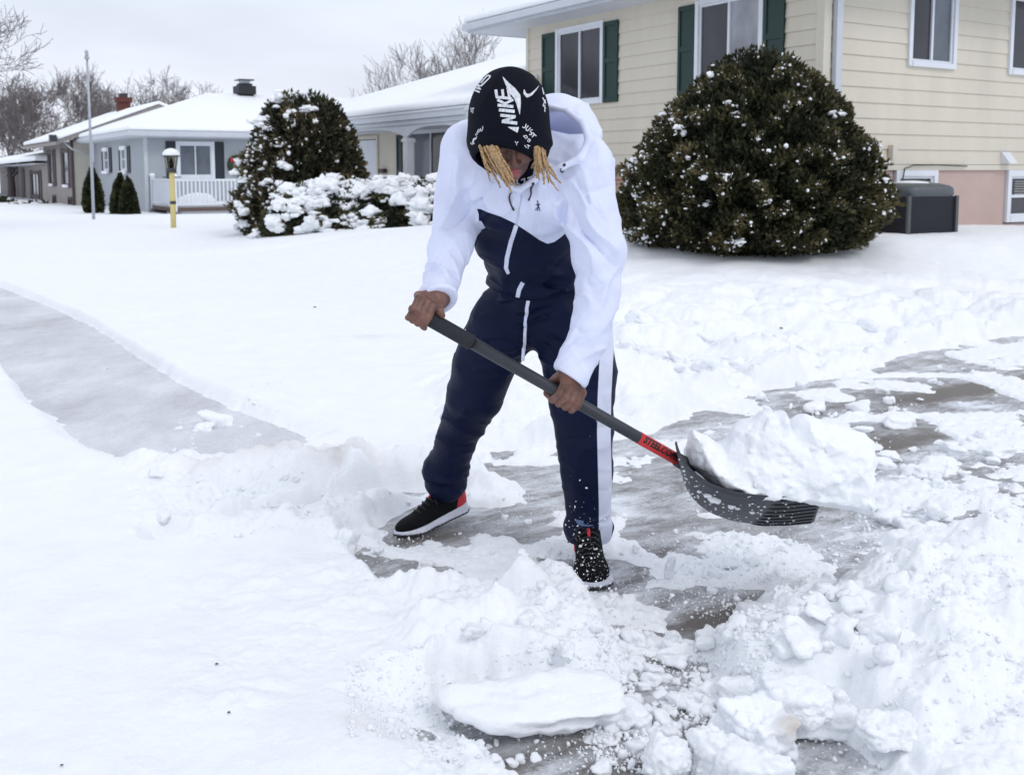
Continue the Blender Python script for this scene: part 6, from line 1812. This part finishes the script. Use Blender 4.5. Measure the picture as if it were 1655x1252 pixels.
# ---------------------------------------------------------------- hair
def hair():
    m, nt, b = new_mat('blond_locs')
    vec = coords(nt)
    n = nd(nt, 'ShaderNodeTexNoise', Scale=150.0, Detail=5.0, Roughness=.7); nt.links.new(vec, n.inputs['Vector'])
    r = nt.nodes.new('ShaderNodeValToRGB'); r.color_ramp.elements[0].position = .33; r.color_ramp.elements[1].position = .7
    r.color_ramp.elements[0].color = (.20, .105, .045, 1); r.color_ramp.elements[1].color = (.62, .43, .23, 1)
    nt.links.new(n.outputs['Fac'], r.inputs[0]); nt.links.new(r.outputs[0], b.inputs['Base Color']); b.inputs['Roughness'].default_value = .8
    bp = nd(nt, 'ShaderNodeBump', Strength=.9, Distance=.003); nt.links.new(n.outputs['Fac'], bp.inputs['Height']); nt.links.new(bp.outputs[0], b.inputs['Normal'])
    mb = MB(); g = np.random.default_rng(3)
    locs = [  # start, mid, mid, end (u, v, Y), radius
        [(776, 230, 2.925), (784, 258, 2.885), (797, 284, 2.885), (809, 303, 2.90), .0040], [(800, 230, 2.91), (809, 250, 2.865), (821, 272, 2.872), (834, 302, 2.895), .0040], [(868, 236, 2.92), (870, 258, 2.89), (870, 276, 2.90), (871, 291, 2.91), .0038], [(880, 244, 2.94), (884, 262, 2.92), (893, 276, 2.93), (899, 288, 2.95), .0036],
        [(774, 230, 2.93), (781, 256, 2.895), (787, 274, 2.89), (792, 294, 2.90), .0040],
        [(780, 230, 2.92), (792, 256, 2.885), (806, 280, 2.885), (822, 303, 2.90), .0052],
        [(785, 230, 2.92), (796, 252, 2.875), (812, 280, 2.875), (827.5, 313, 2.895), .0056],
        [(790, 230, 2.92), (800, 252, 2.87), (815, 276, 2.87), (826, 300, 2.89), .0056],
        [(794, 230, 2.91), (804, 252, 2.868), (818, 276, 2.87), (831, 296, 2.89), .0052],
        [(798, 230, 2.91), (806, 254, 2.865), (814, 268, 2.87), (824, 287, 2.88), .0052],
        [(783, 230, 2.94), (790, 252, 2.90), (800, 268, 2.90), (812, 290, 2.91), .0052],
        [(777, 230, 2.94), (785, 252, 2.91), (793, 266, 2.905), (803, 282, 2.91), .0046],
        [(793, 232, 2.93), (801, 258, 2.885), (813, 284, 2.89), (819, 300, 2.90), .0050],
        [(864, 234, 2.92), (865, 252, 2.90), (864, 262, 2.90), (860, 272, 2.90), .0042],
        [(866, 236, 2.92), (867, 255, 2.895), (867, 272, 2.90), (865, 287, 2.91), .0050],
        [(870, 238, 2.92), (873, 258, 2.90), (877, 278, 2.91), (878.5, 298, 2.93), .0050],
        [(874, 240, 2.93), (877, 258, 2.905), (882, 272, 2.92), (886.5, 297, 2.94), .0048],
        [(877, 242, 2.93), (880, 262, 2.91), (891, 280, 2.93), (907, 296, 2.96), .0042],
        [(876, 240, 2.93), (880, 264, 2.90), (888, 288, 2.93), (903, 309, 2.95), .0040],
        [(871, 238, 2.92), (871, 256, 2.885), (873, 268, 2.89), (872, 280, 2.90), .0050],
        [(879, 244, 2.94), (882, 258, 2.92), (884, 268, 2.92), (889, 280, 2.93), .0042],
    ]
    for L in locs:
        pts = np.array([P(*p) for p in L[:4]]); t = np.linspace(0, 1, 26)
        B = [(1 - t) ** 3, 3 * t * (1 - t) ** 2, 3 * t * t * (1 - t), t ** 3]
        # curve through the control points rather than near them
        c1 = (-5 * pts[0] + 18 * pts[1] - 9 * pts[2] + 2 * pts[3]) / 6; c2 = (2 * pts[0] - 9 * pts[1] + 18 * pts[2] - 5 * pts[3]) / 6
        C = B[0][:, None] * pts[0] + B[1][:, None] * c1 + B[2][:, None] * c2 + B[3][:, None] * pts[3]
        C += g.normal(0, .0006, C.shape) + .0028 * np.sin(t * g.uniform(5, 11) + g.uniform(0, 6))[:, None] * g.normal(0, 1, 3) * t[:, None]
        rad = .88 * L[4] * (1 + .16 * np.sin(t * 38 + g.uniform(0, 6)) + g.normal(0, .07, 26)) * np.interp(t, [0, .75, 1], [1.05, .95, .55])
        mb.tube(C, rad, 8)
    o = mb.build('hair', m, PERSON, smooth=True); o['label'] = 'blond locs hanging out of the hood'
hair()

# ---------------------------------------------------------------- shoes
def shoe(toe, heel, up, label, lace_dir, K=1.15, KW=1.12, KV=.95):
    ex = unit(toe - heel); ey = unit(np.cross(up, ex)); ez = np.cross(ex, ey)
    R = np.stack([ex, ey, ez]); L = np.linalg.norm(toe - heel) / K
    def loc(x, y, z):
        px, py, pz = x - heel[0], y - heel[1], z - heel[2]
        q = [np.float32(R[i][0]) * px + np.float32(R[i][1]) * py + np.float32(R[i][2]) * pz for i in range(3)]
        return q[0] / K, q[1] / KW, q[2] / KV
    def out2(a, b):
        d = None
        P2 = [(.032, 0, .033), (.13, .004, .034), (.205, .004, .0465), (L - .034, -.004, .034)]
        for (x0, y0, r0), (x1, y1, r1) in zip(P2[:-1], P2[1:]):
            dx, dy = x1 - x0, y1 - y0; t = np.clip(((a - x0) * dx + (b - y0) * dy) / (dx * dx + dy * dy), 0, 1)
            q = np.sqrt((a - x0 - t * dx) ** 2 + (b - y0 - t * dy) ** 2) - (r0 + (r1 - r0) * t); d = q if d is None else smin(d, q, .02)
        return d
    def bend(a, c):      # the toes stay flat while the heel lifts
        return c
    def top_of_sole(a): return np.interp(a, [-.01, .03, .10, .18, .25, .30], [.046, .040, .030, .024, .022, .030]).astype(np.float32)
    def bottom(a): return np.interp(a, [-.01, .02, .08, .2, .25, .30], [.012, .001, .000, .000, .004, .016]).astype(np.float32)
    def sole(x, y, z):
        a, b, c = loc(x, y, z)
        t, bo = top_of_sole(a), bottom(a)
        flare = .004 * sstep(.03, 0, c)
        groove = .0012 * np.sin(a * 420)
        return smax(out2(a, b) - flare - groove * (c < .02), np.abs(c - (t + bo) / 2) - (t - bo) / 2, .006)
    def upper(x, y, z):
        a, b, c = loc(x, y, z)
        d = ell(a, b, c, (.045, 0, .068), (.048, .034, .068))
        d = smin(d, ell(a, b, c, (.115, 0, .050), (.085, .038, .050)), .03)
        d = smin(d, ell(a, b, c, (.205, .003, .034), (.078, .045, .034)), .03)
        d = smin(d, cap(a, b, c, (.060, 0, .092), (.118, 0, .084), .036, .029), .02)
        d = smax(d, -half(a, b, c, (.06, 0, .122), (.25, 0, -1)), .004)
        d = smax(d, -(c - top_of_sole(a) + .010), .004)
        d = smax(d, -cap(a, b, c, (.058, 0, .09), (.062, 0, .16), .027, .029), .004)      # ankle opening
        return smax(d, out2(a, b) + .001, .004) - .0005 * np.sin(a * 600) * (c > .05)
    lo = np.minimum(toe, heel) - .08; hi = np.maximum(toe, heel) + [.08, .08, .16]
    V, Q = mesh_sdf(upper, lo, hi, .0032)
    o = link('shoe', mesh_np('shoe', V, Q, M_BLACK, True), PERSON); o['label'] = label
    V, Q = mesh_sdf(sole, lo, hi, .0032); link('sole', mesh_np('sole', V, Q, M_SOLE, True), o)
    def outsole(x, y, z):
        a, b, c = loc(x, y, z); bo = bottom(a)
        return smax(out2(a, b) - .0045, np.abs(c - bo + .0015) - .003, .002)
    V, Q = mesh_sdf(outsole, lo, hi, .0032); link('outsole', mesh_np('outsole', V, Q, M_RUBBER, True), o)
    def heelpatch(x, y, z):
        a, b, c = loc(x, y, z)
        q = upper(x, y, z) - .0018
        return smax(smax(q, a - (.056 - .34 * (c - .04)), .003), .034 - c, .002)
    V, Q = mesh_sdf(heelpatch, lo, hi, .0032)
    if len(V): link('heel_patch', mesh_np('heel_patch', V, Q, M_RED, True), o)
    G = lambda a, b, c: heel + ex * a * K + ey * b * KW + ez * (c + .010) * KV
    mb = MB()
    for k in range(5):
        a = .118 + k * .018; c = .108 - k * .0098
        mb.tube([G(a, -.026, c - .014), G(a + .004, -.012, c - .001), G(a + .004, .012, c - .001), G(a, .026, c - .014)], .0028, 6)
    mb.tube([G(.115, 0, .103), G(.12, lace_dir * .02, .122), G(.135, lace_dir * .034, .118), G(.132, lace_dir * .02, .104), G(.118, 0, .102)], .0024, 6)
    mb.tube([G(.118, 0, .103), G(.13, lace_dir * .03, .100), G(.14, lace_dir * .055, .082)], .0022, 6)
    mb.build('lace', M_RUBBER, o, smooth=True)
    mb = MB(); mb.tube([G(.108, 0, .112), G(.122, 0, .108), G(.138, 0, .099)], [.006, .0062, .005], 6); mb.build('tongue_tab', M_RED, o, smooth=True)
    def sock(x, y, z):
        a, b, c = loc(x, y, z); return smax(cap(a, b, c, (.060, 0, .06), (.060, 0, .17), .030, .036), c - .15, .004)
    V, Q = mesh_sdf(sock, lo, hi, .004); link('sock', mesh_np('sock', V, Q, M_SOCK, True), PERSON)
shoe(TOE_IL, HEEL_IL, np.array([-.10, 0.05, 1.0]), 'raised black running shoe with a red heel and white sole, on its toes', 1)
shoe(TOE_IR, HEEL_IR, np.array([0.0, 0, 1.0]), 'planted black running shoe pointing at the viewer, sprayed with snow', -1, 1.08, 1.34, 1.2)

# ================================================================= THE SHOVEL
def shovel():
    root = empty('snow_shovel', tuple(SOCK), 'black-handled snow shovel with a dark grey scoop blade, held in both hands and lifted full of snow', 'shovel')
    root['label'] = 'snow shovel with a black handle and dark grey scoop blade, lifted in both hands'
    def put(o): local_to(root, o); return o
    m_h = simple('shaft_black', (.022, .026, .034), .42, .2, 30, .08, 300)
    m_g = simple('foam_grip', (.012, .014, .020), .75, .25, 80, .35, 500)
    red0 = on_handle(1032)
    tot = np.linalg.norm(SOCK - GR0); t0 = np.linalg.norm(on_handle(762) - GR0); t1 = np.linalg.norm(red0 - GR0)
    mb = MB(); mb.tube([GR0 + AX * (t0 - .02), GR0 + AX * t1, GR0 + AX * (tot + .05)], R_TUBE, 28); put(mb.build('shaft', m_h, None, smooth=True))
    g0 = on_handle(672)
    mb = MB(); q = np.linspace(0, 1, 14); gp = [GR0 + AX * t0 * k for k in q]
    rr = np.full(14, R_GRIP); rr[0] *= .8; rr[-2] = R_GRIP * 1.0; rr[-1] = R_GRIP * 1.06
    gp = gp + [gp[-1] + AX * .001]; rr = np.append(rr, R_GRIP * .8)
    mb.tube(gp, rr, 28); put(mb.build('grip', m_g, None, smooth=True))
    mb = MB(); mb.tube([red0, SOCK + AX * .004], R_TUBE + .0007, 28); lab = put(mb.build('red_label', simple('red_sticker', (.55, .02, .02), .4), None, smooth=True))
    # lettering on the label, wrapped on the tube
    cu = bpy.data.curves.new('lettering', 'FONT'); cu.body = 'STEELCORE'; cu.size = .026; cu.extrude = 0; cu.align_x = 'LEFT'; cu.align_y = 'CENTER'; cu.shear = .25; cu.space_character = 1.0; cu.offset = .0011; cu.resolution_u = 3
    to = bpy.data.objects.new('tmp', cu); COL.objects.link(to); dg = bpy.context.evaluated_depsgraph_get()
    me = bpy.data.meshes.new_from_object(to.evaluated_get(dg)); tb = bmesh.new(); tb.from_mesh(me); bmesh.ops.triangulate(tb, faces=tb.faces[:])
    bmesh.ops.subdivide_edges(tb, edges=tb.edges[:], cuts=3, use_grid_fill=True); tb.to_mesh(me); tb.free(); COL.objects.unlink(to); bpy.data.objects.remove(to)
    n = len(me.vertices); co = np.empty(n * 3); me.vertices.foreach_get('co', co); co = co.reshape(-1, 3)
    wdt = co[:, 0].max() - co[:, 0].min(); Lr = np.linalg.norm(SOCK - red0)
    sx_ = (Lr - .018) / wdt
    s = (co[:, 0] - co[:, 0].min()) * sx_ + .010; ang = np.degrees(co[:, 1] / (R_TUBE + .001)) * 1.15 + 14
    W = np.array([pol(red0 + AX * a, an, R_TUBE + .0016) for a, an in zip(s, ang)])
    me.vertices.foreach_set('co', W.ravel()); me.materials.clear(); me.materials.append(simple('black_ink', (.008, .008, .008), .5)); me.name = 'lettering'
    lt = bpy.data.objects.new('lettering', me); COL.objects.link(lt); lt.parent = lab
    lt.matrix_world = Matrix.Identity(4) if False else lt.matrix_world
    # blade
    prof = [(1096, 731, 3.10), (1099, 746, 3.10), (1106, 766, 3.105), (1122, 788, 3.115), (1148, 807, 3.13), (1185, 820, 3.145), (1230, 826, 3.16), (1275, 826, 3.175), (1322, 822, 3.19)]
    Cn = np.array([P(*p) for p in prof]); s = np.concatenate([[0], np.cumsum(np.linalg.norm(np.diff(Cn, axis=0), axis=1))]); s /= s[-1]
    NP, NW = 60, 34
    tt = np.linspace(0, 1, NP); C = np.stack([np.interp(tt, s, Cn[:, k]) for k in range(3)], 1)
    for _ in range(6): C[1:-1] = .25 * C[:-2] + .5 * C[1:-1] + .25 * C[2:]
    Wv = np.array([-.045, -.195, .112])
    T = np.gradient(C, axis=0); T /= np.linalg.norm(T, axis=1)[:, None]; Nn = np.cross(T, unit(Wv)); Nn /= np.linalg.norm(Nn, axis=1)[:, None]
    def pt(i, w, off=0.0):
        k = 1 - .42 * (max(0, .16 - tt[i]) / .16) ** 1.6
        lip_ = .003 * max(0, abs(w) - .9) / .1
        sag = -.02 * (1 - w * w) * math.sin(math.pi * tt[i]) * .3
        return C[i] + Wv * w * k - Nn[i] * (lip_ + sag) + Nn[i] * off
    th = .004
    ws = np.linspace(-1, 1, NW)
    A = np.array([[pt(i, w) for w in ws] for i in range(NP)]); Bk = np.array([[pt(i, w, th) for w in ws] for i in range(NP)])
    idx = np.arange(NP * NW).reshape(NP, NW)
    f1 = np.stack([idx[:-1, :-1].ravel(), idx[:-1, 1:].ravel(), idx[1:, 1:].ravel(), idx[1:, :-1].ravel()], 1)
    f2 = f1[:, ::-1] + NP * NW
    def rim(a): return np.stack([a[:-1], a[1:], a[1:] + NP * NW, a[:-1] + NP * NW], 1)
    fr = np.concatenate([rim(idx[0]), rim(idx[-1]), rim(idx[:, 0]), rim(idx[:, -1])])
    me = mesh_np('blade', np.concatenate([A.reshape(-1, 3), Bk.reshape(-1, 3)]), np.concatenate([f1, f2, fr]), simple('blade_plastic', (.026, .030, .038), .5, .25, 25, .15, 260), True)
    bl = put(link('blade', me))
    # strengthening ribs on the underside near the tip
    mb = MB()
    for w in np.linspace(-.88, .86, 8):
        i0 = int(NP * (.60 + .14 * (w + 1) / 2)); pts = [pt(i, w, th + .002) for i in range(i0, NP - 1)]
        mb.tube(pts, np.interp(np.linspace(0, 1, len(pts)), [0, .15, 1], [.0004, .0034, .0028]), 6)
    ribs = mb.build('ribs', simple('rib_black', (.012, .013, .016), .35), None, smooth=True); ribs.parent = bl
    # socket joining the shaft
    mb = MB(); mb.tube([SOCK - AX * .006, SOCK + AX * .03, SOCK + AX * .06], [.0215, .023, .020], 20); put(mb.build('socket', simple('socket_black', (.015, .016, .02), .5), None, smooth=True))
    # bits of snow stuck to the blade
    V, F, off = [], [], 0; v, f = ICO[2]; g = np.random.default_rng(6)
    big = [(.40, .40, .014), (.36, .46, .010), (.50, .28, .008), (.53, .24, .006), (.62, .1, .006), (.30, .3, .006)]
    small = [(g.uniform(.12, .9), g.uniform(-.9, .85), g.uniform(.0010, .0032)) for _ in range(110)]
    for a, w, r in big + small:
        p = pt(int(a * (NP - 1)), w, th + r * .2)
        V.append(v * (1 + g.uniform(-.3, .3, (len(v), 1))) * [r * 1.4, r, r] + p); F.append(f + off); off += len(v)
    sn = link('stuck_snow', mesh_np('stuck_snow', np.concatenate(V), np.concatenate(F), M_SNOW)); sn.parent = bl; sn['kind'] = 'stuff'
    return A
BLADE = shovel()

# the snow it carries
def snow_load():
    out = [(1104, 738), (1108, 712), (1115, 688), (1134, 697), (1148, 706), (1160, 714), (1172, 700), (1178, 683), (1196, 674), (1214, 668), (1226, 657), (1244, 660), (1256, 655), (1263, 668), (1269, 682), (1277, 668), (1290, 661),
           (1312, 670), (1335, 676), (1360, 686), (1388, 694), (1401, 706), (1404, 730), (1400, 752), (1399, 775), (1405, 792), (1402, 812), (1388, 826), (1368, 820), (1345, 815), (1322, 812), (1290, 806), (1240, 802), (1190, 795), (1150, 778), (1122, 755)]
    Yc = 3.17
    W = np.array([P(u, v, Yc) for u, v in out]); poly = W[:, [0, 2]]
    mid = P(1250, 760, Yc)
    def fn(x, y, z):
        xx = x + .004 * fbm(x * 30, y * 30, z * 30, 3, 201); zz = z + .004 * fbm(x * 30, y * 30, z * 30, 3, 202)
        d2 = sdpoly(xx.astype(float), zz.astype(float), poly).astype(np.float32)
        ins = np.clip(d2, 0, None)
        up = sstep(mid[2] - .05, mid[2] + .14, z)
        hd = (.19 - .09 * up) * np.sqrt(np.clip(ins / .055, 0, 1)) + .012
        yc = Yc + .02 + .55 * (mid[2] - z) * 0.6 - .03
        d = np.abs(y - yc) - hd
        slab = fbm(x * 8, y * 8, z * 10, 3, 211) + 1.1 * np.abs(fbm(x * 13, y * 12, z * 14, 4, 215)) - .30
        crack = -np.clip(.06 - np.abs(noise3(x * 9 + 3, y * 6, z * 8, 213)), 0, 1) * .35
        det = .036 * slab + .018 * fbm(x * 34, y * 34, z * 34, 4, 212) + .004 * fbm(x * 110, y * 110, z * 110, 2, 216)
        d = d - det
        d = smax(d * .7, -d2 - .004, .008)
        # do not fall through the blade: stay above its surface
        return d
    V, Q = mesh_sdf(fn, (.50, 2.90, .28), (1.16, 3.45, .72), .0055, slack=2.2)
    o = link('snow_load', mesh_np('snow_load', V, Q, M_SNOW, True))
    tag(o, 'big cracked heap of snow piled on the lifted shovel blade', 'snow heap')
snow_load()
